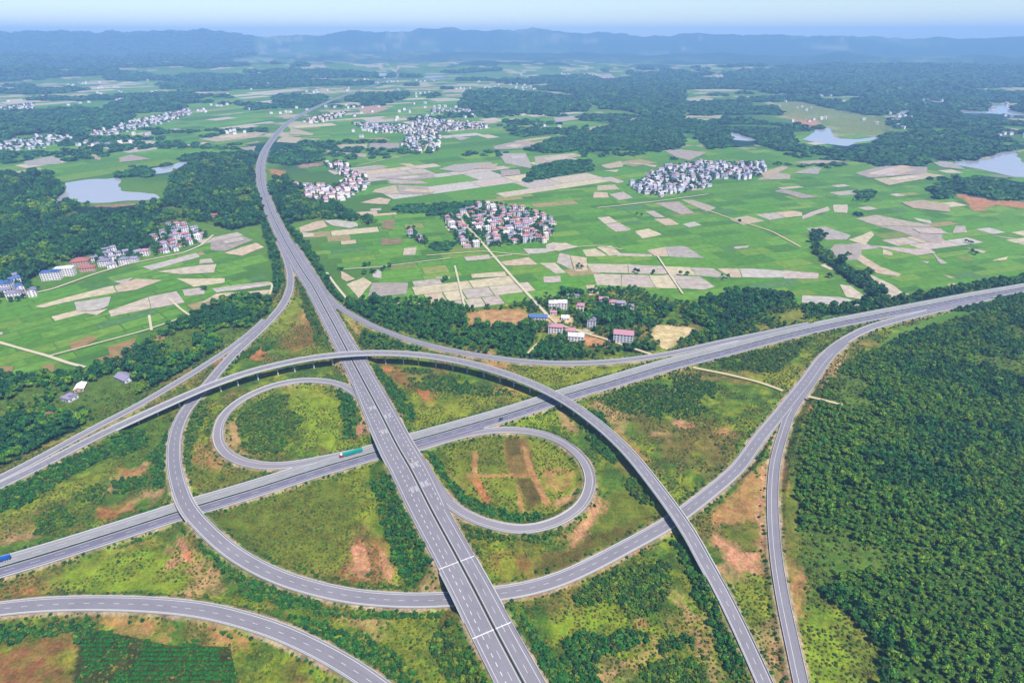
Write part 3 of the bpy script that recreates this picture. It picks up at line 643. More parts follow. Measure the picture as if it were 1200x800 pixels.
 (A(206, 140, 104), Z(860, 90, 3.53, [(915, 490), (930, 478), (980, 482), (1200, 512), (1300, 525), (1300, 560), (1080, 530), (1040, 556), (990, 556), (970, 520)]), 4),
 (A(206, 150, 118), Z(860, 90, 3.53, [(210, 168), (240, 142), (360, 182), (365, 208), (300, 208)]), 8),
 (A(184, 134, 122), [(65, 257), (100, 242), (183, 237), (176, 243), (126, 253), (100, 257), (73, 258)], 4),
 (A(204, 140, 96), Z(280, 60, 5, [(170, 690), (270, 700), (240, 740), (200, 775), (195, 720)]), 4),
 (A(188, 150, 138), Z(280, 60, 5, [(340, 665), (480, 650), (500, 665), (350, 690)]), 6),
 (A(140, 150, 80), Z(860, 90, 3.53, [(150, 110), (260, 100), (500, 150), (640, 180), (640, 240), (420, 250), (370, 180), (220, 180)]), 30),
]
PATCHES = [(c, W(p), r) for c, p, r in PATCHES]
LAKES = [W(p) for p in (
 Z(0, 0, 3, [(228, 640), (330, 630), (425, 625), (418, 668), (470, 676), (560, 685), (576, 698), (500, 706), (450, 705), (380, 714), (300, 710), (195, 718), (205, 692), (232, 672)]),
 Z(0, 0, 3, [(520, 592), (600, 585), (620, 570), (690, 567), (640, 582), (610, 605), (530, 615)]),
 Z(860, 90, 3.53, [(285, 262), (340, 220), (395, 212), (420, 255), (500, 260), (620, 248), (600, 260), (510, 272), (470, 288), (380, 278)]),
 Z(860, 90, 3.53, [(-20, 228), (40, 240), (100, 262), (90, 268), (-10, 262)]),
 Z(860, 90, 3.53, [(655, 145), (740, 135), (745, 142), (690, 155)]),
 Z(860, 90, 3.53, [(750, 75), (790, 80), (830, 98), (970, 108), (900, 109), (830, 107)]),
 Z(860, 90, 3.53, [(920, 135), (1060, 145), (1040, 118), (1140, 116), (1150, 140), (1200, 150), (1300, 152), (1300, 166), (1200, 162), (1060, 152), (950, 152)]),
 Z(860, 90, 3.53, [(930, 335), (985, 350), (1060, 335), (1100, 312), (1170, 304), (1178, 345), (1200, 362), (1300, 380), (1300, 425), (1200, 412), (1150, 415), (1000, 378), (900, 360)]),
 Z(280, 60, 5, [(800, 140), (880, 140), (880, 155), (810, 160)]), Z(280, 60, 5, [(1080, 150), (1220, 145), (1220, 158), (1090, 162)]),
)]
FIELD_PALE = []
def _pale(x0, y0, s, lists, col=None):
    for p in lists: FIELD_PALE.append((W(Z(x0, y0, s, p)), col))
_pale(640, 270, 5, [[(240, 195), (480, 200), (480, 250), (270, 245)], [(485, 200), (680, 210), (720, 256), (485, 250)], [(695, 212), (840, 217), (880, 264), (725, 258)], [(845, 217), (980, 222), (1075, 278), (885, 266)], [(1000, 222), (1120, 224), (1150, 278), (1090, 275)], [(1125, 224), (1230, 226), (1400, 240), (1395, 275), (1155, 278)],
 [(275, 254), (440, 258), (440, 326), (300, 320)], [(444, 258), (600, 262), (640, 334), (444, 328)], [(604, 262), (740, 266), (790, 340), (644, 335)], [(744, 266), (900, 272), (990, 330), (930, 348), (795, 340)],
 [(590, 115), (700, 98), (720, 155), (640, 152)], [(700, 98), (810, 92), (930, 162), (724, 156)], [(300, 95), (390, 95), (440, 135), (370, 150)], [(400, 130), (620, 140), (620, 153), (420, 148)], [(210, 115), (290, 105), (360, 150), (240, 155)], [(80, 135), (140, 145), (160, 235), (60, 190)], [(145, 148), (240, 160), (240, 235), (170, 240)],
 [(0, 85), (40, 70), (200, 95), (80, 120), (0, 125)], [(-40, 190), (50, 190), (120, 250), (60, 255), (0, 215)], [(0, 275), (70, 270), (80, 300), (0, 305)], [(235, 322), (290, 320), (310, 370), (250, 380)], [(520, 15), (580, 0), (640, 5), (680, 25), (570, 48)], [(390, 0), (500, 0), (420, 8)], [(1100, 98), (1190, 90), (1180, 104), (1110, 108)]])
_pale(700, 170, 5, [[(0, 425), (70, 420), (120, 452), (40, 462)], [(44, 464), (125, 455), (200, 495), (110, 510)], [(220, 505), (300, 490), (380, 525), (260, 545)], [(280, 390), (330, 385), (400, 425), (340, 425)], [(330, 435), (420, 430), (480, 465), (400, 472)], [(500, 465), (570, 450), (615, 470), (540, 482)], [(490, 322), (560, 322), (700, 370), (640, 390)], [(340, 340), (480, 335), (570, 400), (490, 408)],
 [(770, 435), (880, 415), (980, 445), (860, 470)], [(930, 408), (1040, 396), (1100, 428), (1010, 440)], [(1044, 396), (1150, 385), (1200, 395), (1200, 415), (1104, 427)], [(1040, 270), (1080, 262), (1200, 290), (1200, 310)], [(980, 150), (1130, 175), (1130, 200), (940, 205), (980, 180)], [(0, 195), (80, 188), (160, 215), (120, 225)], [(0, 240), (100, 232), (130, 260), (0, 268)], [(70, 290), (150, 275), (210, 310), (130, 325)], [(-20, 275), (60, 280), (70, 310), (-20, 310)],
 [(30, 130), (100, 110), (190, 105), (80, 140)], [(210, 105), (350, 120), (340, 130)], [(370, 20), (440, 20), (640, 45), (540, 90), (460, 70)], [(0, 600), (80, 590), (120, 625), (60, 640)], [(800, 605), (880, 592), (890, 598), (820, 612)], [(40, 150), (130, 145), (110, 160)]])
_pale(940, 240, 4.615, [[(20, 130), (120, 118), (260, 165), (240, 190), (130, 190)], [(290, 75), (400, 55), (500, 75), (690, 110), (700, 120), (400, 112)], [(400, 114), (700, 122), (755, 130), (755, 205), (690, 205), (540, 150)], [(250, 190), (380, 145), (390, 165), (340, 220)], [(150, 240), (180, 215), (320, 215), (320, 270), (300, 300), (200, 300)], [(300, 300), (320, 270), (420, 335), (530, 375), (520, 388), (400, 370)], [(270, 370), (340, 365), (420, 450), (400, 460)], [(345, 366), (490, 435), (560, 490), (520, 515), (470, 510), (425, 450)],
 [(360, 220), (600, 240), (690, 240), (720, 260), (620, 275)], [(440, 240), (490, 260), (490, 275), (440, 270)], [(690, 245), (740, 290), (790, 320), (750, 320)], [(520, 480), (570, 480), (600, 495), (540, 510)], [(0, 490), (200, 500), (330, 530), (300, 550), (0, 530)], [(200, 430), (260, 440), (370, 520), (240, 500)], [(-100, 358), (90, 370), (90, 400), (-100, 402)], [(780, 430), (820, 425), (860, 440), (800, 448)], [(830, 115), (880, 115), (890, 150), (810, 155)], [(500, 195), (560, 200), (560, 215), (510, 210)],
 [(600, 70), (690, 85), (700, 105), (620, 85)], [(1020, 165), (1170, 185), (1150, 188)], [(880, 230), (1000, 255), (980, 265)], [(1020, 305), (1120, 280), (1100, 300)], [(640, 305), (690, 310), (680, 320)], [(760, 380), (830, 395), (800, 398)], [(600, 0), (760, 0), (800, 35), (700, 20)], [(165, 0), (245, 0), (240, 45), (170, 40)], [(0, 60), (140, 10), (150, 30), (0, 80)], [(100, 330), (130, 320), (165, 350), (150, 355)]])
_pale(0, 230, 3, [[(740, 160), (850, 140), (890, 155), (790, 195), (740, 190)], [(790, 200), (900, 165), (930, 180), (850, 210)], [(500, 250), (690, 200), (700, 215), (530, 262)], [(550, 265), (700, 245), (760, 240), (750, 270), (640, 275)], [(700, 225), (740, 220), (750, 235), (700, 240)], [(120, 390), (260, 350), (400, 315), (410, 340), (300, 360), (150, 395)], [(400, 300), (470, 285), (440, 310)], [(405, 316), (480, 290), (570, 295), (480, 330), (415, 340)], [(260, 375), (390, 355), (380, 385), (350, 400), (270, 405)],
 [(380, 405), (520, 355), (530, 395), (390, 425)], [(522, 354), (620, 335), (650, 375), (534, 396)], [(620, 290), (790, 290), (790, 305), (680, 320)], [(640, 330), (720, 320), (720, 345), (650, 350)], [(700, 380), (760, 345), (950, 330), (940, 345), (780, 360)], [(745, 325), (950, 305), (950, 315), (760, 340)], [(300, 412), (380, 395), (340, 420)], [(0, 478), (15, 476), (15, 486), (0, 488)]])
_pale(0, 230, 3, [[(240, 520), (320, 490), (350, 500), (260, 545)], [(380, 530), (480, 500), (470, 545), (390, 560)], [(520, 500), (580, 485), (580, 505), (520, 515)], [(0, 600), (50, 595), (40, 625), (0, 630)], [(150, 595), (190, 590), (190, 620), (150, 620)], [(340, 570), (480, 530), (480, 570), (400, 590)]], A(166, 138, 92))
_pale(400, 230, 3, [[(20, 310), (80, 285), (110, 305), (60, 360)], [(112, 305), (235, 305), (230, 345), (90, 358)], [(0, 265), (50, 290), (20, 300), (0, 290)], [(110, 260), (140, 260), (140, 290), (110, 285)], [(218, 185), (262, 180), (262, 205), (218, 208)], [(430, 215), (520, 207), (525, 222), (440, 228)], [(455, 275), (575, 265), (580, 285), (460, 288)], [(332, 285), (382, 283), (382, 292), (334, 292)], [(560, 232), (660, 215), (690, 240), (580, 245)], [(640, 185), (720, 185), (720, 200), (660, 205)], [(720, 170), (790, 165), (830, 180), (760, 195)], [(710, 285), (770, 283), (770, 303), (710, 305)]])
_pale(400, 230, 3, [[(140, 150), (210, 150), (210, 170), (140, 175)], [(145, 85), (190, 80), (180, 120), (140, 115)]], A(150, 132, 96))
_pale(240, 200, 5, [[(550, 335), (650, 300), (690, 296), (720, 330), (600, 360), (560, 365)], [(695, 296), (760, 290), (890, 305), (900, 325), (850, 340), (750, 325)], [(570, 365), (640, 370), (640, 390), (580, 395)]])
_pale(340, 110, 5, [[(500, 490), (700, 470), (830, 460), (850, 490), (700, 510), (520, 495)], [(500, 560), (620, 535), (640, 590), (600, 590), (480, 580)], [(625, 535), (800, 545), (840, 590), (645, 590)], [(640, 410), (700, 410), (780, 440), (720, 440)], [(870, 445), (960, 415), (1180, 400), (1180, 420), (1000, 460)], [(380, 440), (520, 420), (580, 430), (480, 450)], [(150, 330), (450, 355), (440, 375), (250, 350)], [(260, 300), (450, 295), (450, 320), (260, 325)], [(470, 290), (640, 290), (640, 320), (460, 325)],
 [(410, 640), (520, 610), (590, 620), (570, 650)], [(940, 250), (1060, 260), (1000, 275)], [(560, 520), (760, 510), (820, 530), (600, 530)], [(0, 250), (60, 260), (60, 285), (0, 290)], [(0, 200), (140, 235), (130, 245), (0, 240)]])
_pale(340, 110, 5, [[(400, 80), (520, 65), (580, 90), (480, 120), (410, 110)], [(100, 140), (200, 130), (180, 165), (90, 160)]], A(214, 180, 150))
_pale(0, 0, 3, [[(80, 570), (180, 550), (215, 560), (210, 578), (100, 582)], [(50, 605), (140, 590), (150, 597), (60, 615)], [(420, 555), (460, 545), (530, 560), (420, 572)], [(700, 490), (820, 470), (940, 465), (900, 485), (760, 500)], [(840, 520), (900, 515), (890, 540)], [(280, 545), (360, 545), (350, 565)], [(620, 180), (720, 178), (780, 185), (640, 198)], [(480, 185), (520, 183), (520, 195)], [(500, 325), (580, 330), (520, 335)], [(1000, 480), (1060, 485), (1050, 505), (960, 500)]])
_pale(560, 80, 5, [[(90, 460), (200, 435), (320, 435), (300, 470), (100, 478)], [(200, 430), (420, 400), (440, 420), (340, 470), (320, 450)], [(120, 500), (280, 500), (320, 590), (160, 560)], [(330, 520), (560, 500), (620, 515), (430, 550), (340, 580)], [(130, 600), (240, 595), (250, 625), (140, 635)], [(720, 570), (840, 545), (850, 580), (760, 590)], [(880, 555), (1040, 570), (1100, 570), (900, 565)], [(0, 570), (120, 560), (100, 590), (0, 590)], [(440, 290), (590, 280), (590, 300), (460, 320)], [(640, 350), (780, 330), (760, 350), (660, 365)], [(680, 40), (780, 40), (820, 70), (720, 80)], [(0, 60), (160, 65), (100, 75)], [(350, 95), (500, 85), (460, 100)]])
_pale(860, 90, 3.53, [[(110, 400), (200, 370), (230, 375), (130, 425)], [(240, 400), (330, 375), (360, 380), (350, 405)], [(250, 355), (360, 345), (480, 350), (330, 365)], [(500, 400), (620, 370), (800, 375), (800, 400), (560, 420)], [(580, 425), (800, 400), (870, 410), (640, 450)], [(170, 470), (220, 470), (350, 500), (280, 505)], [(690, 520), (780, 512), (890, 530), (890, 560), (740, 545)], [(800, 345), (900, 355), (960, 385), (860, 375)], [(840, 390), (900, 385), (950, 400), (880, 400)], [(300, 300), (410, 300), (410, 330), (330, 320)], [(430, 100), (480, 98), (485, 118), (440, 112)]])

TRACKS = [('track_grey', 4.6, [(540, 257), (547, 266), (556, 275), (565, 285), (582, 304.5), (600, 325), (620, 347), (636, 364), (644, 373)]),
 ('track_grey', 4.2, [(-60, 384), (0, 402), (28, 410), (57, 418), (80, 426), (100, 431)]), ('track_grey', 3.2, [(57, 418), (110, 404), (170, 388), (222, 370)]),
 ('track', 4.5, [(645, 373), (652, 380), (664, 384), (686, 391.5), (712, 398.5), (730, 405), (745, 410), (766, 417)]), ('track', 4.5, [(812, 431.5), (850, 440), (880, 449), (902, 457), (916, 463.5)]), ('track', 4, [(945, 471), (960, 475), (985, 482)]),
 ('track_grey', 3.6, [(383, 320), (392, 333), (400, 343), (406, 350)]), ('track_grey', 2.6, [(404, 316), (440, 314), (480, 309), (528, 303)]), ('track_grey', 3.2, [(258, 338), (288, 334), (317, 331), (319.5, 336), (316, 346)]),
 ('track', 4.0, [(826, 246), (852, 255), (876, 262.5), (905, 272), (938, 290)]), ('track_grey', 4.5, [(10, 350), (60, 340), (110, 322), (150, 310), (190, 302), (215, 297), (236, 288), (250, 276)]), ('track_grey', 4, [(418, 195), (444, 189), (480, 181)]),
 ('track', 4.5, [(430, 353), (445, 356), (470, 356), (492, 357)]), ('track_grey', 4.0, [(700, 244), (740, 240), (780, 235), (830, 228)]), ('track_grey', 3.0, [(640, 296), (676, 290), (700, 288), (730, 293)]),
 ('track', 3.5, [(634, 400), (629, 405), (624, 409), (618, 415)]), ('track_grey', 4, [(542, 242), (551, 258)]), ('track_grey', 3.4, [(572, 303), (600, 299)]), ('track', 3.2, [(500, 300), (566, 295), (620, 300)]),
 ('track', 4.0, [(490, 165), (500, 172), (497, 178)]), ('track_grey', 3.2, [(198, 350), (212, 363), (222, 370)]), ('track_grey', 3, [(175, 370), (178, 388)]), ('track_grey', 3, [(533, 312), (545, 362)]), ('track_grey', 3, [(660, 353), (642, 352)]), ('track_grey', 3, [(770, 300), (790, 330), (800, 345)])]
_tp = []
def polyline(px, step=4.0, z=0.0):
    P = atv(px, z)
    out = [P[0]]
    for a, b in zip(P[:-1], P[1:]):
        k = max(1, int(np.linalg.norm(b - a) / step))
        out += [a + (b - a) * (j + 1) / k for j in range(k)]
    return np.array(out)
for k, w, p in TRACKS: _tp += [(q[0], q[1], w / 2) for q in polyline(p)]
_tk = KDTree(len(_tp))
for i, q in enumerate(_tp): _tk.insert((q[0], q[1], 0), i)
_tk.balance()
def track_gap(x, y):
    co, i, d = _tk.find((x, y, 0))
    return d - _tp[i][2]

# ================================================================== GROUND SHEET
def woodland_mask(x, y):
    """share of far country that is wooded"""
    r = np.hypot(x, y)
    n = 0.62 * fbm(x * 0.6, y, 520, 4, 2) + 0.38 * fbm(x * .6, y, 170, 3, 14)
    east = sstep(0.0, 0.45, np.arctan2(x, y))
    thr = 0.575 - 0.055 * east - 0.03 * sstep(3500, 9000, r)
    return sstep(thr - 0.015, thr + 0.015, n) * sstep(1500, 2300, r)
def build_ground():
    az = np.concatenate([np.arange(-180, -66, 6.0), np.arange(-66, -44, 0.3), np.arange(-44, 44, 0.095), np.arange(44, 66, 0.3), np.arange(66, 180, 6.0)])
    az = np.radians(az)
    rows = np.concatenate([np.arange(1120, 820, -12.0), np.arange(820, 120, -1.15), np.arange(120, 52, -0.6)])
    ang = PITCH + np.arctan((rows - CY) / F_PX)
    rr = CAM_H / np.tan(ang)
    rr = np.concatenate([[30.0, 80.0], rr[rr > 100], np.linspace(rr.max() * 1.02, 17000, 44)])
    na, nr = len(az), len(rr)
    RR, AZ = np.meshgrid(rr, az, indexing='ij')
    x, y = (RR * np.sin(AZ)).ravel(), (RR * np.cos(AZ)).ravel()
    z = terrain(x, y)
    r = RR.ravel()
    near = r < 2600
    # colours
    n1, n2, n3 = fbm(x, y, 26, 4, 1), fbm(x, y, 7, 3, 2), fbm(x, y, 90, 4, 3)
    col = np.empty((len(x), 3)); mott = np.full(len(x), 0.35)
    g1, g2, g3 = A(88, 136, 46), A(112, 146, 54), A(70, 116, 46)
    t = fbm(x, y, 160, 3, 4)[:, None]
    col[:] = g1 * (1 - t) + g2 * t
    t = sstep(0.5, 0.7, fbm(x, y, 300, 3, 5))[:, None]
    col[:] = col * (1 - t * 0.6) + g3 * t * 0.6
    # far country: woods, pale fields
    far = r > 1500
    t = (sstep(0.57, 0.61, fbm(x * .8, y * 1.3, 150, 3, 6)) * sstep(1800, 2600, r))[:, None]
    col[:] = col * (1 - t * 0.8) + A(206, 192, 168) * t * 0.8
    w = woodland_mask(x, y)
    w = np.maximum(w, sstep(7200, 9500, r) * (0.45 + 0.55 * sstep(.4, .6, fbm(x, y * .5, 1200, 3, 13))))
    col[:] = col * (1 - w[:, None]) + A(24, 78, 60) * w[:, None]
    # interchange scrub
    xs, ys = x + (n2 - .5) * 14, y + (n1 - .5) * 14
    s = inpoly(xs, ys, SCRUB) | inpoly(xs, ys, SCRUB2)
    a = sstep(0.42, 0.58, n1)[:, None]; b = sstep(0.52, 0.68, fbm(x, y, 17, 4, 7))[:, None]; c = sstep(0.55, 0.66, fbm(x, y, 40, 4, 8))[:, None]
    base = A(98, 130, 40) * (1 - a) + A(142, 154, 42) * a
    base = base * (1 - b * .75) + A(76, 108, 40) * b * .75
    base = base * (1 - c * .7) + A(146, 122, 68) * c * .7
    d4 = sstep(.5, .64, fbm(x, y, 5, 3, 22))[:, None]; base = base * (1 - d4 * .5) + A(70, 96, 36) * d4 * .5
    col[s] = base[s]; mott[s] = 0.95
    for cc, poly, rag in PATCHES:
        f = min(1.0, rag / 8)
        near_ = np.nonzero((x > poly[:, 0].min() - 30) & (x < poly[:, 0].max() + 30) & (y > poly[:, 1].min() - 30) & (y < poly[:, 1].max() + 30))[0]
        if not len(near_): continue
        xx, yy = x[near_], y[near_]
        wgt = np.zeros(len(near_))
        for q in range(3):
            h = 1.0 + .55 * q
            wgt += inpoly(xx + (fbm(xx, yy, 9, 4, 30 + q) - .5) * rag * 3.4 * h + (fbm(xx, yy, 30, 3, 40 + q) - .5) * rag * 2.2 * h, yy + (fbm(xx, yy, 9, 4, 50 + q) - .5) * rag * 3.4 * h + (fbm(xx, yy, 30, 3, 60 + q) - .5) * rag * 2.2 * h, poly) / 3.0
        if rag > 2: wgt *= 0.74 + 0.26 * sstep(0.38, 0.6, fbm(xx, yy, 6, 4, 10))
        k = wgt[:, None]
        col[near_] = col[near_] * (1 - k) + cc * k
        mott[near_] = np.where(wgt > .3, .8, mott[near_])
    for nm, poly, sp, sz, kd, de in WOODS:
        m = inpoly(x + (n2 - .5) * 10, y + (n1 - .5) * 10, poly)
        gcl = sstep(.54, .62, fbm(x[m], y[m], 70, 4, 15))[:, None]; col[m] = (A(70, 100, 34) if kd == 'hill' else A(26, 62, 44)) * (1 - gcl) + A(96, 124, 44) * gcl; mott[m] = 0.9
    for poly in FARWOODS:
        m = inpoly(x + (n3 - .5) * 40, y + (n3 - .5) * 60, poly)
        col[m] = A(22, 72, 58); mott[m] = 0.6
    m = inpoly(x, y, ROWS); col[m] = A(70, 78, 36)
    # pale drain and bare earth beside the road edges
    e = road_edge_distance(x, y)
    k = (sstep(-1, .3, e) * sstep(3.4, 1.6, e) * (0.35 + 0.65 * sstep(.4, .58, fbm(x, y, 18, 3, 21))) * (r < 2200))[:, None]
    col[:] = col * (1 - k) + A(186, 164, 132) * k
    for poly in LAKES:
        m = inpoly(x, y, poly); z[m] = np.minimum(z[m], 0) - 0.5
    verts = np.stack([x, y, z], 1)
    i = np.arange(nr - 1)[:, None] * na + np.arange(na)[None, :]
    j = np.arange(nr - 1)[:, None] * na + (np.arange(na)[None, :] + 1) % na
    quads = np.stack([i, i + na, j + na, j], -1).reshape(-1, 4)[:, ::-1]
    me = bpy.data.meshes.new('ground')
    me.vertices.add(len(verts) + 1)
    me.vertices.foreach_set('co', np.concatenate([verts, [[0, 0, 0]]]).ravel())
    c0 = len(verts)
    tris = np.stack([np.arange(na), (np.arange(na) + 1) % na, np.full(na, c0)], 1)[:, ::-1]
    loops = np.concatenate([quads.ravel(), tris.ravel()])
    me.loops.add(len(loops)); me.loops.foreach_set('vertex_index', loops.astype(np.int32))
    starts = np.concatenate([np.arange(len(quads)) * 4, len(quads) * 4 + np.arange(na) * 3])
    me.polygons.add(len(starts))
    me.polygons.foreach_set('loop_start', starts.astype(np.int32))
    me.polygons.foreach_set('use_smooth', np.ones(len(starts), bool))
    me.update(calc_edges=True)
    at1 = me.attributes.new('cover', 'FLOAT_COLOR', 'POINT')
    cc = np.ones((len(verts) + 1, 4), np.float32); cc[:-1, :3] = col; cc[-1, :3] = A(120, 125, 50)
    at1.data.foreach_set('color', cc.ravel())
    at2 = me.attributes.new('mottle', 'FLOAT', 'POINT')
    at2.data.foreach_set('value', np.concatenate([mott, [0.5]]).astype(np.float32))
    m, t, p = new_mat('land')
    geo = t.nodes.new('ShaderNodeNewGeometry')
    ac = N(t, 'ShaderNodeAttribute', attribute_name='cover'); am = N(t, 'ShaderNodeAttribute', attribute_name='mottle')
    na_ = N(t, 'ShaderNodeTexNoise', Scale=0.55, Detail=5.0, Roughness=0.7); nb = N(t, 'ShaderNodeTexNoise', Scale=0.09, Detail=5.0, Roughness=0.65)
    t.links.new(geo.outputs['Position'], na_.inputs['Vector']); t.links.new(geo.outputs['Position'], nb.inputs['Vector'])
    ad = N(t, 'ShaderNodeMath', operation='ADD'); t.links.new(na_.outputs[0], ad.inputs[0]); t.links.new(nb.outputs[0], ad.inputs[1])
    su = N(t, 'ShaderNodeMath', operation='SUBTRACT'); su.inputs[1].default_value = 1.0; t.links.new(ad.outputs[0], su.inputs[0])
    mu = N(t, 'ShaderNodeMath', operation='MULTIPLY'); t.links.new(su.outputs[0], mu.inputs[0]); t.links.new(am.outputs['Fac'], mu.inputs[1])
    ml = N(t, 'ShaderNodeMath', operation='MULTIPLY_ADD'); ml.inputs[1].default_value = 2.6; ml.inputs[2].default_value = 1.0; t.links.new(mu.outputs[0], ml.inputs[0])
    mxm = N(t, 'ShaderNodeMath', operation='MAXIMUM'); mxm.inputs[1].default_value = 0.25; t.links.new(ml.outputs[0], mxm.inputs[0])
    vm = N(t, 'ShaderNodeVectorMath', operation='SCALE'); t.links.new(ac.outputs['Color'], vm.inputs[0]); t.links.new(mxm.outputs[0], vm.inputs['Scale'])
    # hue drift between green and dry
    hs = t.nodes.new('ShaderNodeHueSaturation'); t.links.new(vm.outputs[0], hs.inputs['Color'])
    mr = N(t, 'ShaderNodeMapRange'); mr.inputs[1].default_value = 0.3; mr.inputs[2].default_value = 0.7; mr.inputs[3].default_value = 0.475; mr.inputs[4].default_value = 0.53
    nc = N(t, 'ShaderNodeTexNoise', Scale=0.22, Detail=4.0); t.links.new(geo.outputs['Position'], nc.inputs['Vector'])
    t.links.new(nc.outputs[0], mr.inputs[0]); t.links.new(mr.outputs[0], hs.inputs['Hue'])
    t.links.new(hs.outputs[0], p.inputs['Base Color'])
    bp = N(t, 'ShaderNodeBump'); bp.inputs['Strength'].default_value = 0.6; bp.inputs['Distance'].default_value = 1.0
    t.links.new(na_.outputs[0], bp.inputs['Height']); t.links.new(bp.outputs[0], p.inputs['Normal'])
    p.inputs['Roughness'].default_value = 0.95; p.inputs['Specular IOR Level'].default_value = 0.1
    me.materials.append(m)
    tag(link(bpy.data.objects.new('ground', me)), kind='structure')
build_ground()

# ------------------------------------------------------------------ haze between the camera and the far hills
hz = MB().box(-17300, 17300, -17300, 17300, -8, HAZE_TOP).build('haze', M['paint'])
hm = bpy.data.materials.new('haze'); hm.use_nodes = True
hm.node_tree.nodes.clear()
ho = hm.node_tree.nodes.new('ShaderNodeOutputMaterial'); hv = hm.node_tree.nodes.new('ShaderNodeVolumePrincipled')
hv.inputs['Color'].default_value = (*HAZE_COLOR, 1); hv.inputs['Density'].default_value = HAZE_DENSITY; hv.inputs['Anisotropy'].default_value = 0.0
hm.node_tree.links.new(hv.outputs[0], ho.inputs['Volume'])
hz.data.materials.clear(); hz.data.materials.append(hm)
tag(hz, kind='stuff')

# ------------------------------------------------------------------ lakes
m, t, p = new_mat('lake_water')
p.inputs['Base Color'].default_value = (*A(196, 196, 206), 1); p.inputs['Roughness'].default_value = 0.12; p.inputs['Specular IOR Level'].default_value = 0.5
geo = t.nodes.new('ShaderNodeNewGeometry'); no = N(t, 'ShaderNodeTexNoise', Scale=0.25, Detail=3.0); t.links.new(geo.outputs['Position'], no.inputs['Vector'])
bp = N(t, 'ShaderNodeBump'); bp.inputs['Strength'].default_value = 0.08; t.links.new(no.outputs[0], bp.inputs['Height']); t.links.new(bp.outputs[0], p.inputs['Normal'])
M['water'] = m
def ragged(poly, seg, amp, off, sm=3):
    out = []
    n = len(poly)
    for i in range(n):
        a, b = np.asarray(poly[i]), np.asarray(poly[(i + 1) % n])
        k = max(1, int(np.linalg.norm(b - a) / seg))
        for j in range(k): out.append(a + (b - a) * j / k)
    out = np.array(out)
    for _ in range(sm): out = (np.roll(out, 1, 0) + 2 * out + np.roll(out, -1, 0)) / 4
    out[:, 0] += (fbm(out[:, 0], out[:, 1], seg * 3, 3, off) - .5) * amp; out[:, 1] += (fbm(out[:, 0], out[:, 1], seg * 3, 3, off + 1) - .5) * amp * 1.6
    return out
for poly in LAKES:
    q = ragged(poly, 14, 16, 3)
    zc = float(np.max(height(q[:, 0], q[:, 1]))) + 0.3
    tag(mesh_obj('lake', [(a, b, zc) for a, b in q], [tuple(range(len(q)))], M['water']), kind='structure')

# ------------------------------------------------------------------ field mosaic
m, t, p = new_mat('crops')
geo = t.nodes.new('ShaderNodeNewGeometry'); ac = N(t, 'ShaderNodeAttribute', attribute_name='crop')
na_ = N(t, 'ShaderNodeTexNoise', Scale=0.10, Detail=6.0, Roughness=0.65); t.links.new(geo.outputs['Position'], na_.inputs['Vector'])
mr = N(t, 'ShaderNodeMapRange'); mr.inputs[1].default_value = 0.3; mr.inputs[2].default_value = 0.7; mr.inputs[3].default_value = 0.72; mr.inputs[4].default_value = 1.28
t.links.new(na_.outputs[0], mr.inputs[0])
vm = N(t, 'ShaderNodeVectorMath', operation='SCALE'); t.links.new(ac.outputs['Color'], vm.inputs[0]); t.links.new(mr.outputs[0], vm.inputs['Scale']); t.links.new(vm.outputs[0], p.inputs['Base Color'])
p.inputs['Roughness'].default_value = 0.95; p.inputs['Specular IOR Level'].default_value = 0.1
M['crops'] = m
class Fields:
    def __init__(s): s.v, s.f, s.c = [], [], []
    def add(s, q, col, dz):
        q = np.asarray(q); h = height(q[:, 0], q[:, 1])
        n = len(s.v); s.v += [(a, b, c + dz) for (a, b), c in zip(q, h)]; s.f.append(tuple(range(n, n + len(q)))); s.c.append(col)
    def build(s, name):
        o = mesh_obj(name, s.v, s.f, M['crops'])
        for pl in o.data.polygons:
            pass
        a = o.data.attributes.new('crop', 'FLOAT_COLOR', 'FACE')
        a.data.foreach_set('color', np.concatenate([np.array(s.c, np.float32), np.ones((len(s.c), 1), np.float32)], 1).ravel())
        return tag(o, kind='structure')
GREENS = [A(100, 152, 52), A(108, 160, 56), A(90, 142, 52), A(116, 164, 60), A(102, 152, 54), A(126, 164, 62), A(84, 134, 52), A(98, 156, 50)]
PALES = [A(212, 198, 178), A(206, 190, 180), A(218, 204, 172), A(198, 186, 176), A(214, 192, 166), A(204, 196, 188)]
OTHERS = [A(150, 160, 84), A(170, 156, 110), A(132, 150, 72), A(96, 140, 80)]
BEYOND = [q[1] for q in PATCHES[-16:]]
BLOCK = [w[1] for w in WOODS] + FARWOODS + LAKES + [SCRUB, SCRUB2] + BEYOND
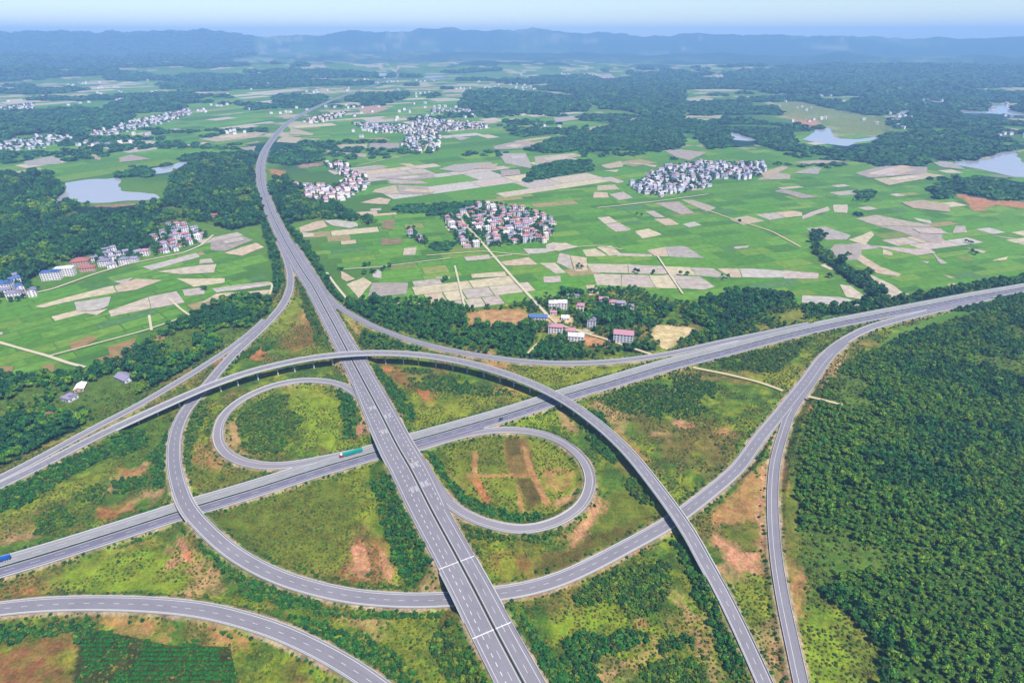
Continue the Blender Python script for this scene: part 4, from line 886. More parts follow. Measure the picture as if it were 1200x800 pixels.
def mosaic(fs, zone, ang, dep, wid, pale, seed):
    r = np.random.default_rng(seed)
    zone = W(zone); c = zone.mean(0)
    ca, sa = math.cos(ang), math.sin(ang)
    loc = (zone - c) @ np.array([[ca, -sa], [sa, ca]])
    v = loc[:, 1].min()
    cells = []
    while v < loc[:, 1].max():
        dv = dep * r.uniform(0.6, 1.5); u = loc[:, 0].min() - r.uniform(0, wid)
        while u < loc[:, 0].max():
            du = wid * r.uniform(0.45, 1.8)
            cells.append((u, v, du, dv)); u += du
        v += dv
    cells = np.array(cells)
    rot = np.array([[ca, sa], [-sa, ca]])
    cen = (cells[:, :2] + cells[:, 2:] / 2) @ rot + c
    ok = inpoly(cen[:, 0], cen[:, 1], zone)
    for b in BLOCK: ok &= ~inpoly(cen[:, 0], cen[:, 1], b)
    pn = fbm(cen[:, 0], cen[:, 1], 240, 3, seed + 20)
    for k in np.nonzero(ok)[0]:
        u, v, du, dv = cells[k]; ins = r.uniform(.5, 1.5)
        q = np.array([(u + ins, v + ins), (u + du - ins, v + ins), (u + du - ins, v + dv - ins), (u + ins, v + dv - ins)]) @ rot + c
        g = min(road_gap(a, b, 40) for a, b in q)
        if g < 12: continue
        x = r.random()
        if pn[k] > 0.62 - pale and x < 0.75: col = PALES[r.integers(len(PALES))]
        elif x < 0.06: col = OTHERS[r.integers(len(OTHERS))]
        elif x > 0.975: col = PALES[r.integers(len(PALES))]
        else: col = GREENS[r.integers(len(GREENS))] * (0.88 + 0.24 * pn[k])
        fs.add(q, col * r.uniform(0.95, 1.05), 0.06 + 0.024 * seed)
fs = Fields()
LANE = at(640, 368)[:2] - at(545, 262)[:2]
ANG1 = math.atan2(LANE[1], LANE[0]) + math.pi / 2
L2 = at(222, 370)[:2] - at(57, 418)[:2]
ANG2 = math.atan2(L2[1], L2[0])
mosaic(fs, [(352, 268), (440, 245), (520, 232), (640, 222), (740, 212), (960, 200), (1260, 215), (1300, 310), (1200, 328), (1050, 355), (900, 372), (790, 352), (700, 335), (650, 372), (560, 362), (440, 362), (385, 345)], ANG1, 25, 52, -0.12, 1)
mosaic(fs, [(-100, 370), (0, 350), (60, 340), (165, 308), (250, 276), (322, 262), (322, 345), (230, 365), (120, 425), (60, 440), (-100, 460)], ANG2, 20, 50, -0.12, 2)
mosaic(fs, [(320, 192), (360, 150), (440, 118), (560, 108), (700, 140), (960, 190), (960, 202), (740, 214), (640, 224), (520, 234), (440, 247), (430, 215)], ANG1 + 0.25, 60, 110, 0.05, 3)
mosaic(fs, [(-60, 172), (240, 140), (340, 118), (310, 160), (300, 180), (200, 190), (160, 206), (75, 208), (-60, 207)], ANG2 + 0.2, 60, 110, 0.0, 4)
mosaic(fs, [(-60, 130), (110, 100), (300, 84), (350, 108), (300, 128), (240, 138), (0, 168)], ANG2 + 0.2, 90, 170, 0.06, 5)
mosaic(fs, [(870, 185), (960, 150), (1150, 185), (1250, 200), (1260, 216), (960, 202)], ANG1 + 0.1, 60, 110, 0.04, 6)
def area(q):
    x, y = q[:, 0], q[:, 1]
    return abs(np.dot(x, np.roll(y, -1)) - np.dot(y, np.roll(x, -1))) / 2
for k, (q, col) in enumerate(FIELD_PALE):
    q = np.asarray(q); big = area(q) > 2600
    c = PALES[k % len(PALES)] if col is None else col
    fs.add(ragged(q, 12, 4, 4, 0), c * ((0.74 if big else 0.95) + 0.08 * rng.random()), 0.22 + 0.006 * k)
    if not big: continue
    # bunded plots inside
    e = q[1] - q[0]; ang = math.atan2(e[1], e[0]) if np.linalg.norm(e) > 25 else ANG1
    ca, sa = math.cos(ang), math.sin(ang); rot = np.array([[ca, sa], [-sa, ca]]); cen = q.mean(0); loc = (q - cen) @ rot.T
    far_ = max(1.0, np.hypot(*cen) / 1000)
    v = loc[:, 1].min()
    while v < loc[:, 1].max():
        dv = rng.uniform(13, 26) * far_; u = loc[:, 0].min() - rng.uniform(0, 20)
        while u < loc[:, 0].max():
            du = rng.uniform(24, 60) * far_
            P4 = np.array([(u + .7, v + .7), (u + du - .7, v + .7), (u + du - .7, v + dv - .7), (u + .7, v + dv - .7)]) @ rot + cen
            if inpoly(P4[:, 0], P4[:, 1], q).sum() >= 3 and inpoly(np.array([P4[:, 0].mean()]), np.array([P4[:, 1].mean()]), q)[0]:
                cc = c if rng.random() < .55 else PALES[rng.integers(len(PALES))]
                if rng.random() < .09: cc = GREENS[rng.integers(len(GREENS))]
                elif rng.random() < .1: cc = A(170, 168, 128)
                fs.add(P4, cc * rng.uniform(.88, 1.1), 1.4 + 0.001 * k)
            u += du
        v += dv
fs.build('fields')

# ------------------------------------------------------------------ country lanes
def ribbon(P, Nn, a, b, dz=0.0):
    v = np.empty((len(P) * 2, 3))
    v[0::2] = P; v[1::2] = P
    v[0::2, :2] += Nn * np.asarray(a).reshape(-1, 1); v[1::2, :2] += Nn * np.asarray(b).reshape(-1, 1)
    v[:, 2] += dz
    f = [(2 * i, 2 * i + 1, 2 * i + 3, 2 * i + 2) for i in range(len(P) - 1)]
    return v, f
w_done = []
for k, w, px in TRACKS:
    w_done.append(w)
    P = polyline(px)
    P = Road.gauss(P, 1.6) if len(P) > 8 else P
    d = np.gradient(P[:, :2], axis=0); d /= np.linalg.norm(d, axis=1)[:, None]
    nn = np.stack([-d[:, 1], d[:, 0]], 1)
    P[:, 2] = height(P[:, 0], P[:, 1]) + 1.3 + 0.01 * len(w_done)
    ww = w / 2 * (1 + 0.25 * (fbm(P[:, 0], P[:, 1], 14, 2, 5) - 0.5))
    v, f = ribbon(P, nn, ww, -ww)
    tag(mesh_obj('lane', v, f, M[k]), kind='structure')
# ================================================================== ROAD SURFACES, MARKINGS, RAILS, BRIDGES
def road_surface(r, a, b, mat, dz, name='road', skirt=True):
    """ribbon between the signed offsets a (left) and b (right), with short side faces"""
    P = r.P.copy(); P[:, 2] += dz
    a = np.broadcast_to(a, (len(P),)); b = np.broadcast_to(b, (len(P),))
    v, f = ribbon(P, r.Nl, a, b)
    n = len(v)
    lo = v.copy(); lo[:, 2] -= 0.34
    V = np.concatenate([v, lo])
    for i in range(len(P) - 1):
        f.append((2 * i, 2 * i + 2, n + 2 * i + 2, n + 2 * i)); f.append((2 * i + 3, 2 * i + 1, n + 2 * i + 1, n + 2 * i + 3))
    o = mesh_obj(name, V, f, mat)
    uv = o.data.uv_layers.new(name='UVMap')
    off = np.empty(n * 2); off[0:n:2] = a; off[1:n:2] = b; off[n:] = off[:n]
    L = np.empty(n * 2); L[0:n:2] = r.L; L[1:n:2] = r.L; L[n:] = L[:n]
    li = np.empty(len(o.data.loops), np.int32); o.data.loops.foreach_get('vertex_index', li)
    uv.data.foreach_set('uv', np.stack([off[li], L[li]], 1).astype(np.float32).ravel())
    return tag(o, kind='structure')
class Paint:
    def __init__(s): s.v, s.f = [], []
    def line(s, r, o, w, dz, mask=None, dash=None, lo=0, hi=1e9):
        o = np.broadcast_to(np.asarray(o, float), (len(r.P),))
        if dash is None:
            segs, i = [], 0
            ok = (r.L >= lo) & (r.L <= hi)
            if mask is not None: ok &= mask
            while i < len(ok):
                if ok[i]:
                    j = i
                    while j + 1 < len(ok) and ok[j + 1]: j += 1
                    if j > i: segs.append(np.arange(i, j + 1))
                    i = j + 1
                else: i += 1
            for g in segs:
                v, f = ribbon(r.P[g], r.Nl[g], o[g] + w / 2, o[g] - w / 2, dz)
                n = len(s.v); s.v += list(v); s.f += [tuple(n + k for k in q) for q in f]
        else:
            on, gap = dash; t = max(lo, 0) + 3
            while t + on < min(hi, r.L[-1]):
                u = np.array([t, t + on])
                k = int(np.searchsorted(r.L, t)); k = min(k, len(r.L) - 1)
                if mask is None or mask[k]:
                    P = np.stack([np.interp(u, r.L, r.P[:, i]) for i in range(3)], 1)
                    nl = np.stack([np.interp(u, r.L, r.Nl[:, i]) for i in range(2)], 1)
                    oo = np.interp(u, r.L, o)
                    v, f = ribbon(P, nl, oo + w / 2, oo - w / 2, dz)
                    n = len(s.v); s.v += list(v); s.f += [tuple(n + k for k in q) for q in f]
                t += on + gap
    def quad(s, r, L0, L1, o0, o1, dz):
        u = np.array([L0, L1])
        P = np.stack([np.interp(u, r.L, r.P[:, i]) for i in range(3)], 1)
        nl = np.stack([np.interp(u, r.L, r.Nl[:, i]) for i in range(2)], 1)
        v, f = ribbon(P, nl, np.array([o0, o0]), np.array([o1, o1]), dz)
        n = len(s.v); s.v += list(v); s.f += [tuple(n + k for k in q) for q in f]
    def build(s, parent, name='lane_markings'):
        o = mesh_obj(name, s.v, s.f, M['paint'])
        o.parent = parent
        return o
def nearest_L(r, px, py, z):
    q = at(px, py, z)
    return r.L[int(np.argmin(np.hypot(r.P[:, 0] - q[0], r.P[:, 1] - q[1])))]

EDGE, DASH = 0.26, 0.21
MED = 0.65      # half width of the planted median
# --- trunk road (runs from far to near, left of travel = right in the picture)
t_r = road_surface(trunk, trunk.wl, MED, M['asphalt'], 0.0)
t_l = road_surface(trunk, -MED, -trunk.wr, M['asphalt'], 0.0)
pr, pl_ = Paint(), Paint()
free = ~trunk.cover
for pn, sg, w in ((pr, 1, trunk.wl), (pl_, -1, trunk.wr)):
    pn.line(trunk, sg * (MED + 0.75), EDGE, .03)
    pn.line(trunk, sg * (MED + 0.75 + 3.75), DASH, .03, dash=(6, 9))
    pn.line(trunk, sg * (MED + 0.75 + 7.5), EDGE, .03, mask=(w < 12.8))
    pn.line(trunk, sg * (MED + 0.75 + 7.5), 0.4, .03, mask=(w >= 12.8), dash=(3, 3.5))
    pn.line(trunk, sg * (w - 2.6), EDGE, .03, mask=(w >= 12.8))
# lane arrows and rows of slow-down bars before the merges
for px_, py_, sg, o in ((440, 474, -1, 6.2), (455, 484, 1, 6.2), (494, 566, 1, 6.0), (479, 573, -1, 6.0), (486, 541, 1, 3), (447, 503, -1, 9.6)):
    L0 = nearest_L(trunk, px_, py_, 9)
    pn = pr if sg > 0 else pl_
    for k in range(2):
        c = sg * (MED + 2.4 + k * 3.7)
        for j in (-0.7, 0.0, 0.7): pn.quad(trunk, L0, L0 + 7, c + j + .13, c + j - .13, .034)
# expansion joints of the trunk bridges
J = []
for (px_, py_) in ((535, 659), (585, 737)):
    L0 = nearest_L(trunk, px_, py_, 9.5)
    pr.quad(trunk, L0 - .38, L0 + .38, trunk.wl[0], MED, .04); pl_.quad(trunk, L0 - .38, L0 + .38, -MED, -15.6, .04)
pr.build(t_r); pl_.build(t_l)
# --- cross road, left of travel = far side
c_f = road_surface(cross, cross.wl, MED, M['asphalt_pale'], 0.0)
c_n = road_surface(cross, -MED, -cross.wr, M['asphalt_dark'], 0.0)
for ob, sg in ((c_f, 1), (c_n, -1)):
    pn = Paint()
    pn.line(cross, sg * (MED + .75), EDGE, .03); pn.line(cross, sg * (MED + 4.5), DASH, .03, dash=(6, 9)); pn.line(cross, sg * (MED + 8.2), EDGE, .03)
    pn.build(ob)
# medians
for rd, dz in ((trunk, .02), (cross, .02)):
    road_surface(rd, MED - .01, -MED + .01, plain('median_soil', A(92, 92, 70)), dz, 'median_strip')
def two_lane(r, mat, dz, wl=None, wr=None):
    o = road_surface(r, r.wl, -r.wr, mat, dz)
    pn = Paint()
    ok = ~r.cover
    pn.line(r, r.wl - 1.5, EDGE, .03, mask=ok); pn.line(r, -(r.wr - 1.5), EDGE, .03, mask=ok); pn.line(r, 0, DASH, .03, mask=ok, dash=(4, 6))
    pn.build(o); return o
def one_lane(r, mat, dz, inner=1, shoulder=2.6):
    o = road_surface(r, r.wl, -r.wr, mat, dz)
    pn = Paint(); ok = ~r.cover
    pn.line(r, inner * (r.w - .8), EDGE, .03, mask=ok); pn.line(r, -inner * (r.w - shoulder), EDGE, .03, mask=ok)
    pn.build(o); return o
two_lane(outer, M['asphalt'], -0.02)
two_lane(fly, M['asphalt_bridge'], -0.01)
two_lane(south, M['asphalt'], 0.0)
one_lane(west, M['asphalt'], -0.04, -1, 2.8)
one_lane(east, M['asphalt'], -0.04, -1)
one_lane(loopw, M['asphalt_loop'], -0.06, -1)
one_lane(loope, M['asphalt_loop'], -0.06, -1)
one_lane(spur, M['asphalt'], -0.05, 1, 3.6)

# ------------------------------------------------------------------ hedge in the median
def sweep(prof, P, Nn, closed=True):
    """prof: [(offset, height)...] swept along P"""
    k = len(prof); v = []
    for (x, y, z), (nx, ny) in zip(P, Nn):
        v += [(x + nx * o, y + ny * o, z + h) for o, h in prof]
    f = []
    for i in range(len(P) - 1):
        for j in range(k):
            j2 = (j + 1) % k
            f.append((i * k + j, i * k + j2, (i + 1) * k + j2, (i + 1) * k + j))
    f.append(tuple(reversed(range(k)))); f.append(tuple((len(P) - 1) * k + j for j in range(k)))
    return v, f
def hedge(r, name, label):
    v, f = [], []
    ok = r.L < 1e9
    P = r.P + np.array([0, 0, .05])
    prof = [(.4, 0), (.36, .5), (.1, .7), (-.3, .6), (-.4, 0)]
    v, f = sweep(prof, P, r.Nl)
    v = np.array(v); k = len(prof)
    h = 0.75 + 0.5 * rng.random(len(P))
    zz = np.repeat(P[:, 2], k)
    v[:, 2] = zz + (v[:, 2] - zz) * np.repeat(h, k)
    return tag(mesh_obj(name, v, f, M['hedge']), label, 'hedge')
M['hedge'] = foliage('hedge_leaf', [A(50, 78, 56), A(60, 90, 60)])
hedge(trunk, 'median_hedge', 'thin dark hedge down the middle of the widest highway')
hedge(cross, 'median_hedge', 'thin dark hedge down the middle of the crossing highway')

# ------------------------------------------------------------------ guard rails
OTHERS_BY = {r.key: [q for q in ROADS if q is not r] for r in ROADS}
def clear_of_roads(r, Q, margin=0.6):
    """which points of Q (on road r's edge) do not lie on another road at about the same height"""
    ok = np.ones(len(Q), bool)
    for q in OTHERS_BY[r.key]:
        c = q.off((q.wl - q.wr) / 2)
        for i in range(len(Q)):
            d = np.hypot(c[:, 0] - Q[i, 0], c[:, 1] - Q[i, 1]) - q.w
            j = int(np.argmin(d))
            if d[j] < margin and abs(c[j, 2] - Q[i, 2]) < 2.2: ok[i] = False
    return ok
def runs(ok, least=4):
    i = 0
    while i < len(ok):
        if ok[i]:
            j = i
            while j + 1 < len(ok) and ok[j + 1]: j += 1
            if j - i >= least: yield np.arange(i, j + 1)
            i = j + 1
        else: i += 1
def guard_rail(r, sg, label, far=4200):
    o = sg * ((r.wl if sg > 0 else r.wr) - 0.35)
    Q = r.off(o)
    ok = clear_of_roads(r, Q, 0.0) & (np.hypot(Q[:, 0], Q[:, 1]) < far)
    v, f = [], []
    for g in runs(ok):
        bridge_h = np.where(r.bridge[g], 1.0, 0.78)
        vv, ff = sweep([(.16, -.05), (.12, .8), (-.12, .8), (-.16, -.05)], Q[g], r.Nl[g])
        n = len(v); v += vv; f += [tuple(n + k for k in q) for q in ff]
    if not v: return None
    return tag(mesh_obj('guard_rail', v, f, M['rail']), label, 'guard rail', 'guard rails along the edges of the roads')
RAIL_LABELS = {'trunk': ('pale guard rail along the right edge of the widest highway', 'pale guard rail along the left edge of the widest highway'), 'cross': ('pale guard rail on the far edge of the crossing highway', 'pale guard rail on the near edge of the crossing highway'), 'outer': ('pale guard rail inside the long two-lane ramp sweeping under the widest highway', 'pale guard rail outside the long two-lane ramp sweeping under the widest highway'), 'fly': ('pale rail along the far side of the curved flyover', 'pale rail along the near side of the curved flyover'), 'west': ('pale guard rail on the wood side of the carriageway beside the flyover', 'pale guard rail on the flyover side of the carriageway below the dark wood'), 'east': ('pale guard rail on the hamlet side of the curving upper ramp', 'pale guard rail on the near side of the curving upper ramp'), 'loopw': ('pale guard rail inside the left loop ramp', 'pale guard rail outside the left loop ramp'), 'loope': ('pale guard rail outside the right loop ramp', 'pale guard rail inside the right loop ramp'), 'south': ('pale guard rail on the far edge of the lower left corner ramp', 'pale guard rail on the near edge of the lower left corner ramp'), 'spur': ('pale guard rail beside the wood on the narrow lower right ramp', 'pale guard rail on the soil side of the narrow lower right ramp')}
for r in ROADS:
    for sg in (1, -1): guard_rail(r, sg, RAIL_LABELS[r.key][0 if sg > 0 else 1])

# ------------------------------------------------------------------ bridges
def bridge(r, g, name, label, cat, depth=1.5, spacing=20.0, left=None, right=None, twin=False, group=None):
    """girder, edge beams and piers under the road samples g"""
    wl, wr = r.wl[g] + .25, r.wr[g] + .25
    P = r.P[g].copy(); P[:, 2] -= 0.08
    root = empty(name, (float(P[len(P) // 2, 0]), float(P[len(P) // 2, 1]), 0.0))
    tag(root, label, cat, group)
    off = np.array([root.location.x, root.location.y, 0])
    v, f = [], []
    for k in range(len(P)):
        for o, h in ((wl[k], -.30), (wl[k], -.62), (wl[k] - 1.6, -.75), (wl[k] - 2.2, -depth), (-wr[k] + 2.2, -depth), (-wr[k] + 1.6, -.75), (-wr[k], -.62), (-wr[k], -.30)):
            v.append((P[k, 0] + r.Nl[g[k], 0] * o - off[0], P[k, 1] + r.Nl[g[k], 1] * o - off[1], P[k, 2] + h))
    K = 8
    for i in range(len(P) - 1):
        for j in range(K):
            f.append((i * K + j, i * K + (j + 1) % K, (i + 1) * K + (j + 1) % K, (i + 1) * K + j))
    f.append(tuple(range(K))); f.append(tuple((len(P) - 1) * K + j for j in reversed(range(K))))
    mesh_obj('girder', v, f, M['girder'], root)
    # edge beams: the light concrete strips one sees from above and from the side
    for sg, w in ((1, wl), (-1, wr)):
        Q = P.copy(); Q[:, :2] += r.Nl[g] * (sg * w)[:, None]; Q -= off
        vv, ff = sweep([(.22, -.62), (.22, .62), (-.18, .62), (-.18, .05), (-.02, .05), (-.02, -.62)] if sg > 0 else [(.02, -.62), (.02, .05), (.18, .05), (.18, .62), (-.22, .62), (-.22, -.62)], Q, r.Nl[g])
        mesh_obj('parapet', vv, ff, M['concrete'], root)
    # piers
    L0, L1 = r.L[g[0]], r.L[g[-1]]
    n = max(1, int(round((L1 - L0) / spacing)))
    for k in range(1, n):
        i = int(np.argmin(np.abs(r.L - (L0 + (L1 - L0) * k / n))))
        c = r.off((r.wl - r.wr) / 2)[i]
        bad = False
        for q in OTHERS_BY[r.key]:
            d = np.hypot(q.P[:, 0] - c[0], q.P[:, 1] - c[1]); j = int(np.argmin(d - q.w))
            if d[j] < q.w[j] + 1.6 and q.P[j, 2] < c[2] - 3 and not (q.key in ('trunk', 'cross') and d[j] < 1.2): bad = True
        if bad: continue
        gz = float(terrain(np.array([c[0]]), np.array([c[1]]))[0]) - 1.0
        top = c[2] - depth - .08
        nx, ny = r.Nl[i]; dx, dy = r.D[i]
        m = MB()
        hw = r.w[i] - 2.4
        cols = (-hw * .62, hw * .62) if (twin or r.w[i] > 8) else (0.0,)
        for o in cols:
            m.cyl((c[0] + nx * o - off[0], c[1] + ny * o - off[1], gz), (c[0] + nx * o - off[0], c[1] + ny * o - off[1], top - .9), .78, .78, 14)
        # cap beam
        a, b = hw, .75
        cap = [(c[0] + nx * s * a + dx * t * b - off[0], c[1] + ny * s * a + dy * t * b - off[1]) for s, t in ((1, 1), (-1, 1), (-1, -1), (1, -1))]
        n0 = len(m.v)
        m.v += [(x, y, top - 1.0) for x, y in cap] + [(x, y, top - .004) for x, y in cap]
        m.f += [(n0 + 3, n0 + 2, n0 + 1, n0), (n0 + 4, n0 + 5, n0 + 6, n0 + 7)] + [(n0 + j, n0 + (j + 1) % 4, n0 + 4 + (j + 1) % 4, n0 + 4 + j) for j in range(4)]
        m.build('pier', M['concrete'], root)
    return root
for g in runs(fly.bridge, 12):
    if g[-1] - g[0] > 60: bridge(fly, g, 'flyover_bridge', 'long curved concrete flyover on round piers that passes over both highways', 'flyover', 1.6, 20)
for r in (trunk, outer):
    gs = [g for g in runs(r.bridge, 3)]
    for g in gs:
        g = np.arange(max(g[0] - 1, 0), min(g[-1] + 2, len(r.P)))
        c = r.P[g[len(g) // 2]]
        px = to_px([c])[0][0]
        lab = ('concrete bridge carrying the widest highway over the crossing highway beside the teal truck' if r is trunk and px[1] < 610 else
               'concrete bridge with white joints carrying the widest highway over a ramp' if r is trunk else
               'short curved concrete bridge lifting a two-lane ramp over the crossing highway on the left')
        bridge(r, g, 'overpass_bridge', lab, 'bridge', 1.4, 18 if r is trunk else 16)
# ================================================================== PLANTS
def leaf_cloud(seed, n, rx, rz, base, size, lobes=5):
    """many leaf-clump faces spread through a lumpy crown; returns verts, faces, tone per face"""
    r = np.random.default_rng(seed)
    cen = []
    for k in range(lobes):
        a = 2 * math.pi * k / lobes + r.uniform(-.5, .5)
        d = rx * r.uniform(.25, .62)
        cen.append((d * math.cos(a), d * math.sin(a), base + rz * r.uniform(.3, 1.15), rx * r.uniform(.42, .66)))
    cen.append((r.uniform(-.1, .1) * rx, r.uniform(-.1, .1) * rx, base + rz * r.uniform(1.15, 1.45), rx * r.uniform(.45, .6)))
    tl = r.uniform(.15, .85, len(cen))
    v, f, tn = [], [], []
    for k in range(n):
        c = int(r.integers(len(cen)))
        cx, cy, cz, cr = cen[c]
        d = r.normal(size=3); d /= np.linalg.norm(d)
        if d[2] < -.35: d[2] *= -1
        rad = cr * r.uniform(.62, 1.04)
        p = np.array((cx, cy, cz)) + d * rad * np.array((1, 1, .85))
        nrm = d + r.normal(size=3) * .45; nrm /= np.linalg.norm(nrm)
        t = np.cross(nrm, r.normal(size=3)); t /= np.linalg.norm(t); b = np.cross(nrm, t)
        s = size * r.uniform(.7, 1.35)
        i = len(v)
        q = [p + (t * a + b * e) * s for a, e in ((-1, -.6), (.2, -1), (1, -.1), (.5, .9), (-.6, .8))]
        q = [x - nrm * .18 * s * (abs(a) > .5) for x, a in zip(q, (-1, .2, 1, .5, -.6))]
        v += q; f.append(tuple(range(i, i + 5)))
        tn.append(np.clip(tl[c] + r.uniform(-.25, .25), 0, 1))
    return v, f, tn
def trunk_mesh(mb, h, r0, rx, seed):
    r = np.random.default_rng(seed)
    mb.cyl((0, 0, -.6), (0, 0, h * .55), r0, r0 * .7, 7)
    mb.cyl((0, 0, h * .5), (r.uniform(-.1, .1) * rx, 0, h), r0 * .68, r0 * .3, 6)
    for k in range(4):
        a = 2 * math.pi * k / 4 + r.uniform(-.4, .4)
        mb.cyl((0, 0, h * r.uniform(.4, .6)), (math.cos(a) * rx * .5, math.sin(a) * rx * .5, h * r.uniform(.75, 1.0)), r0 * .4, r0 * .12, 5)
def crown_mesh(name, mat, seed, n=150, rx=.5, rz=.38, base=.42, size=.11, trunk_=False, lobes=5, extra=None):
    v, f, tn = leaf_cloud(seed, n, rx, rz, base, size, lobes)
    mats = [mat]
    mi = [0] * len(f)
    if trunk_:
        mb = MB(); trunk_mesh(mb, base + rz * .8, .035, rx, seed)
        k = len(v); v += [np.array(p) for p in mb.v]; f += [tuple(k + j for j in q) for q in mb.f]
        tn += [.5] * len(mb.f); mi += [1] * len(mb.f); mats.append(M['bark'])
    me = bpy.data.meshes.new(name)
    me.from_pydata([tuple(map(float, p)) for p in v], [], f)
    for m in mats: me.materials.append(m)
    me.polygons.foreach_set('material_index', mi)
    a = me.attributes.new('tone', 'FLOAT', 'FACE'); a.data.foreach_set('value', np.array(tn, np.float32))
    me.update()
    return me
KINDS = {'wood': 'leaf_wood', 'hill': 'leaf_hill', 'verge': 'leaf_verge', 'shrub': 'leaf_shrub'}
NV = 5
def template_set(key, mat, **kw):
    c = bpy.data.collections.new('plants_' + key)
    for k in range(NV):
        me = crown_mesh('foliage_' + key, M[mat], 100 + k * 13 + sum(map(ord, key)), **kw)
        c.objects.link(bpy.data.objects.new('plant_%s_%d' % (key, k), me))
    return c
TREE_CROWN = {k: [crown_mesh('crown', M[KINDS[k]], 500 + i * 7 + ord(k[0]), n=230, size=.085) for i in range(NV)] for k in ('wood', 'hill', 'verge')}
def _tm(seed):
    mb = MB(); trunk_mesh(mb, .74, .035, .5, seed); return mb.mesh('trunk', M['bark'])
TREE_TRUNK = [_tm(40 + i) for i in range(NV)]
SHRUB_MESH = [crown_mesh('shrub', M['leaf_shrub'], 700 + i, n=120, rx=.5, rz=.34, base=.08, size=.12, lobes=6) for i in range(NV)]
SHRUB_MESH_V = [crown_mesh('shrub', M['leaf_verge'], 760 + i, n=120, rx=.5, rz=.38, base=.08, size=.12, lobes=6) for i in range(NV)]
SHRUB_MESH_T = [crown_mesh('shrub', M['leaf_tuft'], 820 + i, n=110, rx=.55, rz=.28, base=.06, size=.12, lobes=6) for i in range(NV)]
SETS = {'crop': template_set('crop', 'leaf_crop', n=70, rx=.55, rz=.3, base=.06, size=.16, lobes=6), 'wood': template_set('wood', 'leaf_wood', n=170, trunk_=True, size=.105, lobes=6), 'hill': template_set('hill', 'leaf_hill', n=190, trunk_=True, size=.095, lobes=7),
        'verge': template_set('verge', 'leaf_verge', n=170, trunk_=True, size=.105, lobes=6),
        'shrub': template_set('shrub', 'leaf_shrub', n=90, rx=.5, rz=.34, base=.08, size=.15, lobes=6), 'bush': template_set('bush', 'leaf_verge', n=90, rx=.5, rz=.38, base=.08, size=.15, lobes=6),
        'tuft': template_set('tuft', 'leaf_tuft', n=60, rx=.55, rz=.26, base=.04, size=.16, lobes=6),
        'far': template_set('far', 'leaf_wood', n=110, rx=.5, rz=.22, base=.1, size=.16, lobes=7)}

def grid_points(poly, sp, dens, jit=.42, seed=0, noise=None):
    r = np.random.default_rng(seed)
    x0, y0 = poly.min(0); x1, y1 = poly.max(0)
    gx, gy = np.meshgrid(np.arange(x0, x1, sp), np.arange(y0, y1, sp * .88))
    gx[1::2] += sp / 2
    x = gx.ravel() + r.uniform(-jit, jit, gx.size) * sp; y = gy.ravel() + r.uniform(-jit, jit, gx.size) * sp
    m = inpoly(x + (fbm(x, y, 14, 2, 3) - .5) * 7, y + (fbm(x, y, 14, 2, 4) - .5) * 7, poly)
    n = fbm(x, y, 22, 3, 6)
    m &= (n < 0.30 + dens * 0.62) if dens < .9 else (r.random(len(x)) < dens)
    return x[m], y[m]
class Scatter:
    """collects plants; the ones that show largest become objects of their own, the rest one object"""
    def __init__(s): s.rows = []        # x, y, z, size, kind, zone
    def add(s, x, y, size, kind, zone): s.rows.append((x, y, size, kind, zone))
def in_any(x, y, polys):
    p = np.array([x]), np.array([y])
    return any(inpoly(p[0], p[1], q)[0] for q in polys)
HOUSE_SPOTS = []      # (x, y, radius) filled before planting
def house_gap_tree():
    kd = KDTree(max(1, len(HOUSE_SPOTS)))
    for i, h in enumerate(HOUSE_SPOTS): kd.insert((h[0], h[1], 0), i)
    kd.balance(); return kd
CLEARINGS = [W(Z(50, 425, 10, p)) for p in ([(620, 190), (820, 150), (960, 300), (800, 340), (640, 300)], [(520, 270), (640, 240), (720, 330), (560, 380), (430, 370)], [(150, 540), (290, 520), (300, 600), (160, 640)])] + BEYOND[:-1]
def keep(x, y, gap, kd):
    g = road_gap(x, y)
    if g < gap: return False
    if track_gap(x, y) < 1.0 + gap * .3: return False
    if HOUSE_SPOTS:
        co, i, d = kd.find((x, y, 0))
        if d < HOUSE_SPOTS[i][2] + gap * .4: return False
    for c in CLEARINGS + LAKES:
        if inpoly(np.array([x]), np.array([y]), c)[0]: return False
    return True
def view_size(x, y, z, s):
    px, d = to_px(np.stack([x, y, z + s * .5], 1))
    inside = (px[:, 0] > -4) & (px[:, 0] < 1204) & (px[:, 1] > -4) & (px[:, 1] < 810) & (d > 0)
    return np.where(inside, s / np.maximum(d, 1) * F_PX, 0.0)
